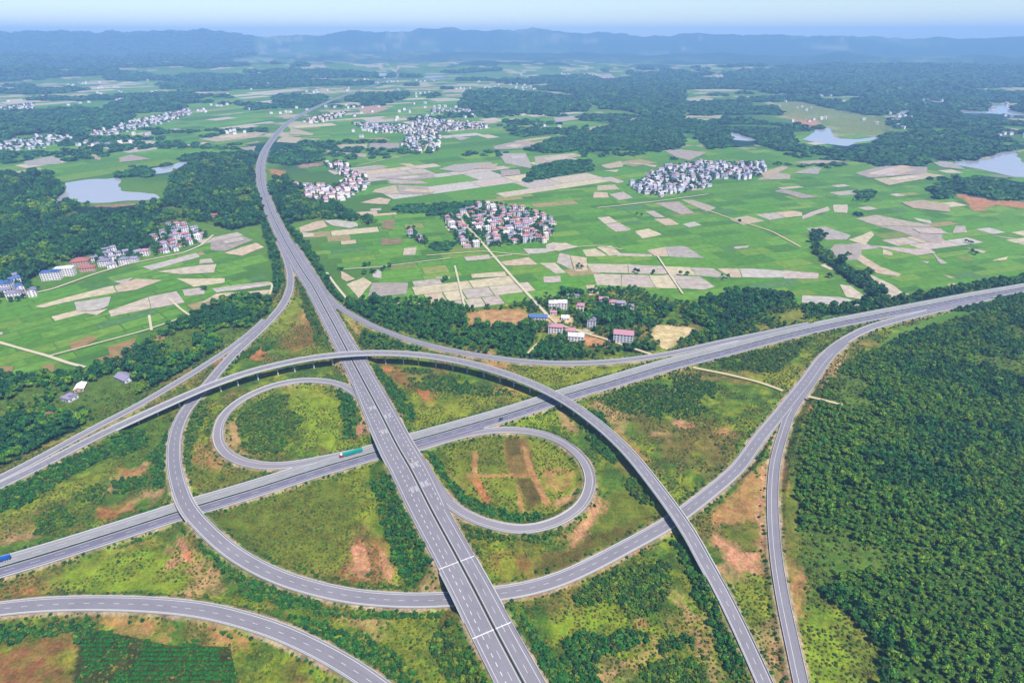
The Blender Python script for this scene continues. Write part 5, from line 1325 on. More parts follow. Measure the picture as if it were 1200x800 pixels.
def gn_scatter(name, x, y, z, s, kind, label=None, flat=1.0, seed=1):
    """one object: points with a plant on each"""
    r = np.random.default_rng(seed)
    me = bpy.data.meshes.new(name)
    me.vertices.add(len(x)); me.vertices.foreach_set('co', np.stack([x, y, z], 1).astype(np.float32).ravel()); me.update()
    a = me.attributes.new('turn', 'FLOAT_VECTOR', 'POINT')
    rot = np.zeros((len(x), 3), np.float32); rot[:, 2] = r.uniform(0, 6.283, len(x)); rot[:, :2] = r.normal(0, .05, (len(x), 2)); a.data.foreach_set('vector', rot.ravel())
    a = me.attributes.new('grow', 'FLOAT_VECTOR', 'POINT')
    g = np.stack([s * r.uniform(.85, 1.15, len(x)), s * r.uniform(.85, 1.15, len(x)), s * flat * r.uniform(.8, 1.2, len(x))], 1).astype(np.float32); a.data.foreach_set('vector', g.ravel())
    a = me.attributes.new('pick', 'INT', 'POINT'); a.data.foreach_set('value', r.integers(0, NV, len(x)).astype(np.int32))
    o = link(bpy.data.objects.new(name, me))
    ng = bpy.data.node_groups.new(name + '_nodes', 'GeometryNodeTree')
    ng.interface.new_socket('Geometry', in_out='INPUT', socket_type='NodeSocketGeometry'); ng.interface.new_socket('Geometry', in_out='OUTPUT', socket_type='NodeSocketGeometry')
    gi, go = ng.nodes.new('NodeGroupInput'), ng.nodes.new('NodeGroupOutput')
    ip = ng.nodes.new('GeometryNodeInstanceOnPoints'); ci = ng.nodes.new('GeometryNodeCollectionInfo')
    ci.inputs['Collection'].default_value = SETS[kind]; ci.inputs['Separate Children'].default_value = True; ci.inputs['Reset Children'].default_value = True
    def attr(n, ty):
        k = ng.nodes.new('GeometryNodeInputNamedAttribute'); k.data_type = ty; k.inputs['Name'].default_value = n; return k.outputs['Attribute']
    ng.links.new(gi.outputs[0], ip.inputs['Points']); ng.links.new(ci.outputs[0], ip.inputs['Instance']); ip.inputs['Pick Instance'].default_value = True
    ng.links.new(attr('pick', 'INT'), ip.inputs['Instance Index']); ng.links.new(attr('turn', 'FLOAT_VECTOR'), ip.inputs['Rotation']); ng.links.new(attr('grow', 'FLOAT_VECTOR'), ip.inputs['Scale'])
    ng.links.new(ip.outputs[0], go.inputs[0])
    md = o.modifiers.new('plants', 'NODES'); md.node_group = ng
    tag(o, label, None, None, 'stuff')
    return o
# ================================================================== HOUSES
WALLS = {'white': plain('white_render', (.62, .56, .58), .8, .06, .3), 'cream': plain('cream_render', (.70, .61, .50), .8, .08, .3), 'grey': plain('grey_render', (.48, .47, .54), .8, .1, .3), 'brick': plain('brick_wall', (.42, .24, .19), .85, .15, .5)}
ROOFS = {'pink': plain('pink_tile_roof', A(212, 152, 170), .7, .15, .8), 'grey': plain('grey_tile_roof', A(150, 148, 172), .7, .15, .8), 'red': plain('red_tile_roof', A(190, 116, 112), .7, .15, .8), 'white': plain('pale_roof_slab', (.55, .53, .54), .8, .1, .4), 'blue': plain('blue_sheet_roof', A(92, 130, 200), .5, .12, .8), 'violet': plain('lavender_sheet_roof', A(176, 166, 196), .5, .1, .5)}
m, t, p = new_mat('window_glass'); p.inputs['Base Color'].default_value = (.03, .045, .07, 1); p.inputs['Roughness'].default_value = .15; M['glass'] = m
M['frame'] = plain('window_frame', (.6, .6, .62), .6, .05)
M['door'] = plain('door_paint', (.16, .09, .06), .6, .1)
def roof_mesh(kind, mat, w, d, h):
    m = MB(); e = .55
    x0, x1, y0, y1 = -w / 2 - e, w / 2 + e, -d / 2 - e, d / 2 + e
    if kind == 'flat':
        m.box(-w / 2 - .25, w / 2 + .25, -d / 2 - .25, d / 2 + .25, h + .003, h + .25)
        for a in ((-w / 2 - .25, w / 2 + .25, -d / 2 - .25, -d / 2 - .05), (-w / 2 - .25, w / 2 + .25, d / 2 + .05, d / 2 + .25), (-w / 2 - .25, -w / 2 - .05, -d / 2 - .048, d / 2 + .048), (w / 2 + .05, w / 2 + .25, -d / 2 - .048, d / 2 + .048)):
            m.box(a[0], a[1], a[2], a[3], h + .252, h + 1.0)
        m.box(w * .08, w * .34, -d * .1, d * .3, h + .252, h + 2.4)
    elif kind == 'hip':
        r = (w - d) / 2 if w > d else 0.4
        pk = d * .26
        A_ = [(x0, y0, h + .06), (x1, y0, h + .06), (x1, y1, h + .06), (x0, y1, h + .06)]
        B_ = [(-max(r, .3), 0, h + pk), (max(r, .3), 0, h + pk)]
        n = 0; m.v = A_ + B_ + [(a, b, c - .22) for a, b, c in A_]
        m.f = [(0, 1, 5, 4), (1, 2, 5), (2, 3, 4, 5), (3, 0, 4), (9, 8, 7, 6), (0, 6, 7, 1), (1, 7, 8, 2), (2, 8, 9, 3), (3, 9, 6, 0)]
    else:
        pk = d * .24; th = .2
        P0 = [(x0, y0, h + .05), (x1, y0, h + .05), (x1, 0, h + pk + .1), (x0, 0, h + pk + .1), (x1, y1, h + .05), (x0, y1, h + .05)]
        m.v = P0 + [(a, b, c - th) for a, b, c in P0]
        m.f = [(0, 1, 2, 3), (3, 2, 4, 5), (7, 6, 9, 8), (8, 9, 11, 10), (0, 6, 7, 1), (1, 7, 8, 2), (2, 8, 10, 4), (4, 10, 11, 5), (5, 11, 9, 3), (3, 9, 6, 0)]
    return m.mesh('roof', mat)
def wall_mesh(kind, mat, w, d, h):
    m = MB(); m.box(-w / 2, w / 2, -d / 2, d / 2, -1.0, h)
    if kind == 'gable':
        pk = d * .24 * (1 - .55 / (d / 2 + .55)) + .0
        for x, s in ((-w / 2 + .003, 1), (w / 2 - .003, -1)):
            pts = [(x, -d / 2, h), (x, d / 2, h), (x, 0, h + pk)]
            m.poly(pts if s < 0 else pts[::-1])
    return m.mesh('wall', mat)
def win_mesh():
    m = MB(); m.box(-1.05, 1.05, -.05, .06, -.95, .95)
    me = m.mesh('window', M['frame'])
    return me
def pane_mesh():
    m = MB(); m.box(-.97, -.03, .04, .085, -.87, .87); m.box(.03, .97, .04, .085, -.87, .87)
    return m.mesh('pane', M['glass'])
WIN, PANE = win_mesh(), pane_mesh()
DOOR = MB().box(-.6, .6, -.05, .08, 0, 2.2).mesh('door', M['door'])
_hc = {}
def house(x, y, rz, w, d, floors, wall, roof, kind, label, group, detail=0, cat='house', bays=None):
    """detail 0: wall and roof; 1: also windows and a door"""
    key = (round(w), round(d), floors, wall, roof, kind)
    w, d = key[0], key[1]; h = floors * 3.1 + .3
    if key not in _hc: _hc[key] = (wall_mesh(kind, WALLS[wall], w, d, h), roof_mesh(kind, ROOFS[roof], w, d, h))
    z = float(terrain(np.array([x]), np.array([y]))[0])
    root = empty('house', (x, y, z), rz); tag(root, label, cat, group)
    link(bpy.data.objects.new('wall', _hc[key][0]), root); link(bpy.data.objects.new('roof', _hc[key][1]), root)
    HOUSE_SPOTS.append((x, y, max(w, d) * .62))
    if detail:
        nx, ny = (bays or max(2, int(w / 3.6))), max(1, int(d / 4.5))
        for s in (-1, 1):
            for fl in range(floors):
                for k in range(nx):
                    if fl == 0 and k == nx // 2 and s < 0:
                        o = link(bpy.data.objects.new('door', DOOR), root); o.location = (w * ((k + .5) / nx - .5), -d / 2, 0); o.rotation_euler = (0, 0, math.pi); continue
                    o = link(bpy.data.objects.new('window', WIN), root); o.location = (w * ((k + .5) / nx - .5), s * d / 2, fl * 3.1 + 1.75); o.rotation_euler = (0, 0, math.pi if s < 0 else 0)
                    if detail > 1: link(bpy.data.objects.new('pane', PANE), o)
                    else: o.data = WINP
                for k in range(ny):
                    o = link(bpy.data.objects.new('window', WIN), root); o.location = (s * w / 2, d * ((k + .5) / ny - .5), fl * 3.1 + 1.75); o.rotation_euler = (0, 0, -s * math.pi / 2)
                    if detail > 1: link(bpy.data.objects.new('pane', PANE), o)
                    else: o.data = WINP
    return root
# window with its pane in one mesh, for the villages
_m = MB(); _m.box(-1.05, 1.05, -.05, .06, -.95, .95); _m.box(-.97, -.03, .04, .085, -.87, .87); _m.box(.03, .97, .04, .085, -.87, .87)
WINP = _m.mesh('window', M['frame']); WINP.materials.append(M['glass'])
for i, pl in enumerate(WINP.polygons): pl.material_index = 0 if i < 6 else 1
# --- the hamlet beside the ramp
HAM = [ # px, py, width, depth, floors, turn, wall, roof, kind, label
 (648, 361.5, 12, 10, 3, 4, 'white', 'white', 'flat', 'left one of two joined white three-storey flat-roofed houses at the end of the straight lane'),
 (659, 361, 13, 10, 3, 4, 'white', 'white', 'flat', 'right one of two joined white three-storey flat-roofed houses at the end of the straight lane'),
 (631, 372.5, 24, 10, 1, 6, 'grey', 'blue', 'gable', 'long low shed with blue sheet roof at the end of the straight pale lane'),
 (648.5, 367.5, 9, 7, 1, 5, 'white', 'pink', 'gable', 'small low annexe below the two joined flat-roofed houses'),
 (680, 364, 10, 10, 3, 14, 'cream', 'pink', 'hip', 'tall cream house with steep pink roof standing alone between trees in the hamlet'),
 (662.5, 374, 11, 9, 1, 8, 'white', 'white', 'flat', 'low white flat shed in the yard in the middle of the hamlet'),
 (651, 389, 18, 11, 3, 10, 'white', 'pink', 'hip', 'large white three-storey house with pink hipped roof nearest the bare earth strip'),
 (668, 391, 12, 10, 2, 10, 'white', 'pink', 'hip', 'lower white house with pink roof joined to the large pink-roofed house'),
 (675, 398, 20, 10, 2, 10, 'white', 'white', 'flat', 'white flat-roofed block at the head of the orange earth strip'),
 (693, 382, 11, 9, 3, 12, 'grey', 'violet', 'flat', 'narrow grey three-storey house with pale side wall in the middle of the hamlet'),
 (730, 400, 24, 14, 4, 12, 'grey', 'pink', 'gable', 'big four-storey block with pink roof at the right end of the hamlet'),
 (707, 354, 13, 9, 2, 4, 'white', 'pink', 'gable', 'white house with pink roof, leftmost of the row at the edge of the rice field'),
 (718, 357.5, 11, 9, 2, 4, 'cream', 'pink', 'hip', 'cream house with pink roof, second of the row at the edge of the rice field'),
 (727, 358.5, 12, 9, 2, 4, 'white', 'violet', 'gable', 'white house with lavender roof, third of the row at the edge of the rice field'),
 (737, 362.5, 12, 9, 2, 4, 'grey', 'grey', 'gable', 'grey house with grey roof at the right end of the row by the rice field'),
 (672, 348, 16, 6, 1, 2, 'grey', 'grey', 'gable', 'long grey shed among trees above the hamlet')]
for px, py, w, d, fl, rz, wa, ro, ki, la in HAM:
    q = at(px, py); house(q[0], q[1], R(-rz), w, d, fl, wa, ro, ki, la, None, 2)
# sheds in the western wood
for px, py, w, d, fl, rz, wa, ro, ki, la in ((147, 444, 20, 12, 1, 30, 'grey', 'violet', 'gable', 'shed with large lavender sheet roof in the clearing of the western wood'), (95, 455.5, 14, 9, 1, 70, 'brick', 'white', 'gable', 'brick shed with pale roof in the western wood'), (82, 467.5, 12, 11, 1, 20, 'grey', 'violet', 'flat', 'small flat lavender-roofed shed nearest the lower left in the western wood'), (59, 488, 8, 6, 1, 15, 'brick', 'red', 'gable', 'tiny red-roofed hut deep in the western wood')):
    q = at(px, py); house(q[0], q[1], R(-rz), w, d, fl, wa, ro, ki, la, None, 1, 'shed')
# --- the ribbon village under the north-west wood: a long terrace and single houses
for px, py, w, d, fl, rz, wa, ro, ki, la in ((62, 327, 26, 12, 4, -14, 'white', 'blue', 'flat', 'left half of the long white terrace with blue windows below the north-west wood'), (78, 322.5, 26, 12, 4, -14, 'white', 'white', 'flat', 'right half of the long white terrace with blue windows below the north-west wood'), (7, 341, 22, 14, 4, -12, 'white', 'blue', 'flat', 'white and blue apartment block at the left edge of the photo'), (20, 349, 20, 12, 3, -14, 'white', 'violet', 'flat', 'white lower block in front of the apartment block at the left edge'),
    (96, 311, 26, 18, 3, -20, 'brick', 'red', 'hip', 'big reddish-brown hipped roof building beside the long white terrace'), (104, 317, 22, 12, 2, -20, 'brick', 'red', 'hip', 'lower reddish-brown roofed wing in front of the big hipped building'), (124, 311, 18, 12, 3, -12, 'white', 'grey', 'hip', 'white house with grey roof right of the reddish-brown building'), (147, 309, 15, 12, 3, -12, 'white', 'grey', 'hip', 'white house with grey hipped roof halfway along the ribbon village'), (171, 299, 13, 11, 3, -12, 'white', 'pink', 'hip', 'lone white house with pink roof left of the ribbon village cluster'), (158, 306, 12, 9, 2, -12, 'grey', 'violet', 'gable', 'low grey house with lavender roof in a gap of the ribbon village'), (32, 344, 16, 9, 1, -14, 'white', 'pink', 'gable', 'low pink-roofed house right of the left edge blocks'), (262, 255.5, 26, 10, 1, -4, 'white', 'blue', 'gable', 'long low hall with light blue roof at the north-west wood edge'), (252, 255, 12, 10, 2, -4, 'brick', 'red', 'gable', 'reddish house beside the long light blue hall')):
    q = at(px, py); house(q[0], q[1], R(-rz), w, d, fl, wa, ro, ki, la, None, 1)
# --- villages: (outline, spacing, turn, walls, roofs, words)
VILL = [
 (W(Z(460, 230, 5.714, [(320, 150), (440, 110), (640, 60), (920, 90), (1080, 160), (1090, 230), (1020, 310), (860, 320), (700, 340), (500, 350), (400, 270), (370, 190)])), 17.5, ANG1, ('white', 'white', 'cream', 'grey'), ('pink', 'pink', 'pink', 'violet', 'grey', 'white', 'red'), 'in the village at the far lane end', 1),
 (W(Z(120, 240, 8.571, [(470, 380), (540, 290), (700, 200), (800, 200), (900, 250), (1050, 290), (1080, 340), (900, 400), (720, 470), (530, 510)])), 20, ANG2, ('white', 'white', 'grey'), ('pink', 'violet', 'grey', 'white', 'red'), 'in the cluster ending the ribbon village', 1),
 (W(Z(340, 110, 5, [(30, 540), (80, 600), (130, 640), (290, 640), (400, 580), (470, 540), (450, 480), (380, 470), (330, 400), (190, 410), (250, 450), (330, 500), (280, 540)])), 21, ANG1 + .2, ('white', 'white', 'cream'), ('pink', 'violet', 'white', 'pink'), 'in the wooded village beside the widest highway', 0),
 (W(Z(700, 170, 5, [(190, 240), (280, 195), (420, 125), (560, 105), (700, 105), (980, 112), (980, 175), (880, 205), (680, 195), (660, 245), (500, 285), (380, 305), (250, 285)])), 19.5, ANG1 + .1, ('grey', 'grey', 'white', 'grey'), ('grey', 'violet', 'violet', 'white', 'pink'), 'in the dense grey village on the plain', 0),
 (W(Z(340, 110, 5, [(350, 175), (700, 185), (760, 148), (1150, 180), (1150, 205), (880, 225), (870, 340), (720, 350), (640, 300), (700, 240), (600, 230), (480, 232)])), 27, ANG1 + .3, ('white', 'grey', 'cream'), ('grey', 'violet', 'pink', 'white'), 'in the long village on the far plain', 0),
 (W(Z(0, 90, 5, [(-100, 400), (0, 388), (330, 340), (430, 360), (250, 425), (0, 440), (-100, 450)])), 28, ANG2, ('white', 'grey'), ('grey', 'violet', 'white'), 'in the far village at the left edge', 0),
 (W(Z(0, 90, 5, [(520, 335), (700, 295), (800, 255), (960, 225), (1110, 190), (1130, 222), (960, 275), (640, 348)])), 28, ANG2, ('white', 'grey'), ('grey', 'violet', 'white', 'pink'), 'in the far string of houses on the left', 0),
 (W(Z(0, 90, 5, [(-60, 190), (200, 158), (210, 192), (-60, 215)])), 34, ANG2, ('white', 'grey'), ('grey', 'violet', 'white'), 'in the farthest hamlet at the left edge', 0),
 (W(Z(340, 110, 5, [(80, 160), (180, 130), (330, 110), (330, 130), (190, 170), (90, 175)])), 30, ANG1, ('cream', 'white'), ('pink', 'white'), 'in the far pinkish row by the highway bend', 0),
 (W(Z(340, 110, 5, [(820, 100), (1070, 90), (1080, 115), (830, 120)])), 36, ANG1, ('white', 'grey'), ('grey', 'pink'), 'in the farthest row above the long village', 0),
 (W([(110, 297), (160, 291), (168, 303), (140, 312), (112, 317)]), 15, ANG2, ('white', 'white', 'grey'), ('grey', 'violet', 'pink'), 'in the thin part of the ribbon village', 1),
 (W([(-20, 330), (20, 326), (42, 336), (44, 346), (20, 354), (-20, 362)]), 15, ANG2, ('white', 'grey'), ('blue', 'violet', 'grey'), 'in the ribbon village at the left edge', 1),
 (W([(478, 268), (486, 268), (488, 278), (500, 280), (503, 286), (492, 286), (480, 276)]), 14, ANG1, ('white', 'grey'), ('pink', 'grey'), 'in the small outlier left of the lane-end village', 1)]
_spots = []
for vi, (poly, sp, ang, wa, ro, words, det) in enumerate(VILL):
    r = np.random.default_rng(60 + vi)
    c = poly.mean(0); ca, sa = math.cos(ang), math.sin(ang); rot = np.array([[ca, sa], [-sa, ca]])
    loc = (poly - c) @ rot.T
    gx, gy = np.meshgrid(np.arange(loc[:, 0].min(), loc[:, 0].max(), sp * .82), np.arange(loc[:, 1].min(), loc[:, 1].max(), sp))
    q = np.stack([gx.ravel() + r.uniform(-.3, .3, gx.size) * sp, gy.ravel() + r.uniform(-.3, .3, gx.size) * sp], 1) @ rot + c
    ok = inpoly(q[:, 0], q[:, 1], poly) & (r.random(len(q)) < .86)
    for a, b in q[ok]:
        if road_gap(a, b, 40) < 12 or track_gap(a, b) < 5.5: continue
        if any(math.hypot(a - h[0], b - h[1]) < h[2] + 5 for h in HOUSE_SPOTS) or any(math.hypot(a - h[1], b - h[2]) < 11.5 for h in _spots[-60:]): continue
        _spots.append((math.hypot(a, b), a, b, vi, ang + r.choice([0, 0, 0, math.pi / 2]) + r.normal(0, .16), wa[r.integers(len(wa))], ro[r.integers(len(ro))], int(r.integers(8, 15)), int(r.integers(7, 11)), int(r.choice([1, 2, 2, 3, 3, 4])), det))
# scattered farmsteads far out
r = np.random.default_rng(5)
for k in range(150):
    dd = r.uniform(2500, 6500); az = r.uniform(-.68, .68); a, b = dd * math.sin(az), dd * math.cos(az)
    if in_any(a, b, FARWOODS + LAKES): continue
    for j in range(int(r.integers(2, 6))):
        _spots.append((dd + 5000, a + r.normal(0, 45), b + r.normal(0, 60), -1, r.uniform(0, 3), 'white', ('grey', 'white', 'violet')[r.integers(3)], 14, 11, 3, 0))
_spots.sort()
FIRST = 300 - len(HAM) - 17
KIND = {'pink': 'hip', 'grey': 'gable', 'violet': 'gable', 'white': 'flat', 'red': 'hip', 'blue': 'gable'}
ROOFWORD = {'pink': 'pink hipped', 'grey': 'grey gabled', 'violet': 'lavender gabled', 'white': 'pale flat', 'red': 'red hipped', 'blue': 'blue gabled'}
WALLWORD = {'white': 'white-walled', 'cream': 'cream-walled', 'grey': 'grey-walled'}
for dd, a, b, vi, ang, wa, ro, w, d, fl, det in _spots[:FIRST]:
    house(a, b, ang, w, d, fl, wa, ro, KIND[ro], '%s house with %s roof %s' % (WALLWORD[wa], ROOFWORD[ro], VILL[vi][5]), 'houses ' + VILL[vi][5], det)
mb = {}
V, Fc, MI = [], [], []
mats = [WALLS[k] for k in WALLS] + [ROOFS[k] for k in ROOFS]
wi = {k: i for i, k in enumerate(WALLS)}; ri = {k: len(WALLS) + i for i, k in enumerate(ROOFS)}
for dd, a, b, vi, ang, wa, ro, w, d, fl, det in _spots[FIRST:]:
    z = float(height(np.array([a]), np.array([b]))[0]); h = fl * 3.1 + .3
    ca, sa = math.cos(ang), math.sin(ang)
    for me, mi in ((wall_mesh(KIND[ro], mats[0], w, d, h), wi[wa]), (roof_mesh(KIND[ro], mats[0], w, d, h), ri[ro])):
        n = len(V)
        V += [(a + v.co.x * ca - v.co.y * sa, b + v.co.x * sa + v.co.y * ca, z + v.co.z) for v in me.vertices]
        for pl in me.polygons: Fc.append(tuple(n + k for k in pl.vertices)); MI.append(mi)
        bpy.data.meshes.remove(me)
    HOUSE_SPOTS.append((a, b, max(w, d) * .62))
if V:
    o = mesh_obj('distant_houses', V, Fc, mats)
    o.data.polygons.foreach_set('material_index', MI)
    tag(o, 'small far houses of the distant villages and farmsteads', None, None, 'stuff')

# ================================================================== VEHICLES
M['tyre'] = plain('tyre_rubber', (.02, .02, .022), .85, .1)
M['teal'] = plain('teal_tarpaulin', A(40, 178, 168), .55, .08, .6)
M['teal_dark'] = plain('teal_side', A(24, 150, 146), .55, .08, .6)
M['cab_red'] = plain('red_cab_paint', A(214, 66, 78), .4, .05)
M['cab_white'] = plain('white_paint', (.75, .75, .76), .4, .04)
M['blue_paint'] = plain('blue_paint', A(30, 110, 214), .4, .06)
M['chassis'] = plain('chassis_steel', (.05, .05, .055), .6, .1)
M['car_paint'] = plain('pale_yellow_paint', A(226, 220, 190), .35, .03)
M['lamp'] = plain('lamp_lens', (.7, .68, .6), .2, .02)
def bevel_box(name, dims, c, mat, parent, bev=.12):
    me = bpy.data.meshes.new(name); bm = bmesh.new()
    bmesh.ops.create_cube(bm, size=1); bmesh.ops.scale(bm, vec=dims, verts=bm.verts); bmesh.ops.bevel(bm, geom=bm.edges[:], offset=bev, segments=2, affect='EDGES'); bmesh.ops.translate(bm, vec=c, verts=bm.verts)
    bm.to_mesh(me); bm.free(); me.materials.append(mat)
    return link(bpy.data.objects.new(name, me), parent)
def wheel(x, y, r, w, parent):
    o = MB().cyl((x, y - w / 2, r), (x, y + w / 2, r), r, r, 16).build('wheel', M['tyre'], parent)
    MB().cyl((x, y - w / 2 - .02, r), (x, y + w / 2 + .02, r), r * .5, r * .5, 12).build('rim', M['cab_white'], o)
def truck(loc, rz, label, cab, cargo, L=13.0, H=2.7, roofed=True):
    """cab faces +x"""
    t = empty('truck', loc, rz); tag(t, label, 'truck')
    bevel_box('cab', (2.3, 2.45, 2.7), (L / 2 + 1.3, 0, 1.95), cab, t, .22)
    bevel_box('roof_fairing', (1.6, 2.2, .7), (L / 2 + 1.0, 0, 3.55), M['cab_white'], t, .2)
    MB().box(L / 2 + 2.42, L / 2 + 2.47, -1.05, 1.05, 2.1, 3.05).build('windscreen', M['glass'], t)
    for s in (-1, 1):
        MB().box(L / 2 + 2.43, L / 2 + 2.48, s * .95 - .2, s * .95 + .2, .95, 1.2).build('headlight', M['lamp'], t)
        MB().box(L / 2 + 1.5, L / 2 + 2.2, s * 1.225 - .02, s * 1.225 + .02, 2.15, 2.95).build('side_window', M['glass'], t)
        MB().box(L / 2 + 2.2, L / 2 + 2.35, s * 1.4 - .1, s * 1.4 + .1, 2.2, 2.9).build('mirror', M['chassis'], t)
    MB().box(-L / 2, L / 2 + 2.2, -.5, .5, .75, 1.1).build('chassis', M['chassis'], t)
    b = bevel_box('cargo_body', (L, 2.5, H), (0, 0, 1.2 + H / 2), cargo, t, .1)
    n = int(L / 1.2)
    m = MB()
    for k in range(n + 1):
        x = -L / 2 + .15 + k * (L - .3) / n
        for s in (-1, 1): m.box(x - .05, x + .05, s * 1.25 - .03, s * 1.25 + .03, 1.3, 1.1 + H)
    m.build('side_post', M['teal_dark'] if roofed else M['chassis'], b)
    for x in (L / 2 + 1.4, L / 2 - .9, -L / 2 + 1.2, -L / 2 + 2.5, -L / 2 + 3.8):
        for s in (-1, 1): wheel(x, s * 1.05, .5, .34, t)
    return t
def on_road(r, px, py, z, o):
    L0 = nearest_L(r, px, py, z)
    i = int(np.argmin(np.abs(r.L - L0)))
    c = r.off(o)[i]; d = r.D[i]
    return c, math.atan2(d[1], d[0])
c, a = on_road(cross, 416, 534, 2, 5.9)
truck((c[0], c[1], c[2] + .03), a + math.pi, 'teal box lorry with red and white cab on the crossing highway beside the bridge', M['cab_red'], M['teal'], 18.0, 2.9)
c, a = on_road(cross, -1, 662, 2, 6.2)
truck((c[0], c[1], c[2] + .03), a + math.pi, 'bright blue lorry cut by the left edge of the photo on the crossing highway', M['blue_paint'], M['blue_paint'], 10.0, 2.6, False)
c, a = on_road(trunk, 484, 540, 9.5, 4.4)
car = empty('car', (c[0], c[1], c[2] + .03), a); tag(car, 'pale yellow car on the bridge of the widest highway', 'car')
bevel_box('body', (4.5, 1.8, .75), (0, 0, .7), M['car_paint'], car, .15); bevel_box('cabin', (2.3, 1.6, .6), (-.2, 0, 1.35), M['glass'], car, .18); bevel_box('roof', (1.7, 1.45, .08), (-.2, 0, 1.66), M['car_paint'], car, .03)
for x in (-1.4, 1.4):
    for s in (-1, 1): wheel(x, s * .82, .33, .22, car)
for s in (-1, 1): MB().box(2.2, 2.27, s * .6 - .18, s * .6 + .18, .65, .82).build('headlight', M['lamp'], car)

# direction signs at the fork of the right loop
M['sign_green'] = plain('sign_green', A(24, 96, 70), .5, .05); M['steel'] = plain('painted_steel', A(150, 152, 160), .5, .05)
for (px, py), lab in (((587, 494.5), 'dark roadside sign on two posts where the right loop leaves the crossing highway'),):
    q = at(px, py, 1.2); s = empty('road_sign', (q[0], q[1], float(terrain(q[:1], q[1:2])[0])), R(20)); tag(s, lab, 'road sign')
    for k in (-1.2, 1.2): MB().cyl((k, 0, -.5), (k, 0, 4.2), .1, .1, 8).build('post', M['steel'], s)
    bevel_box('panel', (4.0, .1, 2.4), (0, -.16, 3.6), M['sign_green'], s, .03)
# ================================================================== PLANTING
hk = house_gap_tree()
T_ROWS, S_ROWS, F_ROWS = [], [], []
def gap_noise(a, b): return float(fbm(np.array([a]), np.array([b]), 70, 4, 15)[0])
def tone(a, b):
    n = float(fbm(np.array([a]), np.array([b]), 60, 4, 12)[0])
    return ('verge' if n > .57 else 'hill'), (0.62 + 0.62 * n) * float(np.exp(rng.normal(0, .22)))
def zz(rows):
    a = np.array([q[0] for q in rows]); b = np.array([q[1] for q in rows]); s = np.array([q[2] for q in rows])
    return a, b, terrain(a, b), s
ZONE_WORDS = {'hill': 'in the green wood at the lower right', 'west': 'in the dark wood on the left', 'northwest': 'in the dark north-west wood above the ribbon village', 'verge': 'in the tree belt beside the widest highway', 'village': 'in the wood round the village right of the widest highway', 'row': 'in the diagonal dark row on the rice plain at right', 'north': 'in the belt along the far side of the crossing highway', 'copse': 'in the dark copse right of the hamlet', 'hamlet': 'between the houses of the hamlet', 'south': 'in the belt between the hamlet and the curving ramp'}
for i, (nm, poly, sp, (s0, s1), kd, de) in enumerate(WOODS):
    x, y = grid_points(poly, sp, de, seed=200 + i)
    r = np.random.default_rng(300 + i)
    # skip what lies far outside the picture
    px, d = to_px(np.stack([x, y, x * 0], 1)); m = (px[:, 0] > -150) & (px[:, 0] < 1350) & (px[:, 1] < 900)
    for a, b in zip(x[m], y[m]):
        gn = gap_noise(a, b)
        if nm in ('northwest', 'west', 'hill') and .62 < gn and r.random() < .7 and np.hypot(a, b) < 1600 and keep(a, b, 3.0, hk): S_ROWS.append((a, b, r.uniform(1.2, 3.2), 'tuft' if r.random() < .7 else 'shrub', 'scrub' if nm != 'hill' else 'glade'))
        if gn < (.66 if nm in ('northwest', 'west', 'hill') else .8) and keep(a, b, 3.0 if nm != 'hill' else 9.0 + 6 * r.random(), hk): T_ROWS.append((a, b, r.uniform(s0, s1) * (1.25 if r.random() < .08 else 1) * tone(a, b)[1], tone(a, b)[0] if kd == 'hill' and r.random() < .85 else 'hill' if kd == 'wood' and gap_noise(a, b) > .56 and r.random() < .6 else kd, nm))
# loose trees in the villages and along the field lanes
r = np.random.default_rng(44)
for poly, sp, ang, wa, ro, words, det in VILL:
    x, y = grid_points(poly, sp * .5, .62, seed=int(sp * 10))
    for a, b in zip(x, y):
        co, i, d = hk.find((a, b, 0))
        if d > HOUSE_SPOTS[i][2] + 1.2 and track_gap(a, b) > 2.5 and road_gap(a, b) > 6: T_ROWS.append((a, b, r.uniform(5, 9), 'wood', 'village'))
for px, py, n, sp in ((428, 312, 5, 3), (437, 320, 4, 3), (427, 322, 3, 3), (400, 317, 3, 4), (455, 315, 3, 5), (746, 320, 2, 3), (765, 321, 2, 3), (802, 323, 3, 4), (1135, 285, 4, 4), (1143, 298, 4, 4), (677, 314, 4, 4), (520, 330, 2, 4), (745, 252, 2, 5), (990, 300, 3, 4), (850, 326, 3, 4), (970, 325, 3, 5), (1160, 330, 5, 4), (1010, 236, 6, 8), (240, 340, 3, 3), (715, 404, 3, 4), (731, 410, 3, 3), (870, 262, 1, 3), (690, 343, 2, 4)):
    q = at(px, py)
    for k in range(n): T_ROWS.append((q[0] + r.normal(0, sp), q[1] + r.normal(0, sp), r.uniform(4.5, 7.5), 'wood', 'fieldside'))
for k, (dx, dy) in enumerate(((0, 0), (1, 0))): pass
# thickets and verge shrubs
for i, (poly, sp, (s0, s1), de) in enumerate(THICKETS):
    x, y = grid_points(poly, sp * .82, de, seed=400 + i)
    rr_ = np.random.default_rng(500 + i)
    for a, b in zip(x, y):
        if keep(a, b, 2.0, hk): S_ROWS.append((a, b, rr_.uniform(s0, s1), 'bush' if (i % 3 and rr_.random() < .75) else 'shrub', 'thicket'))
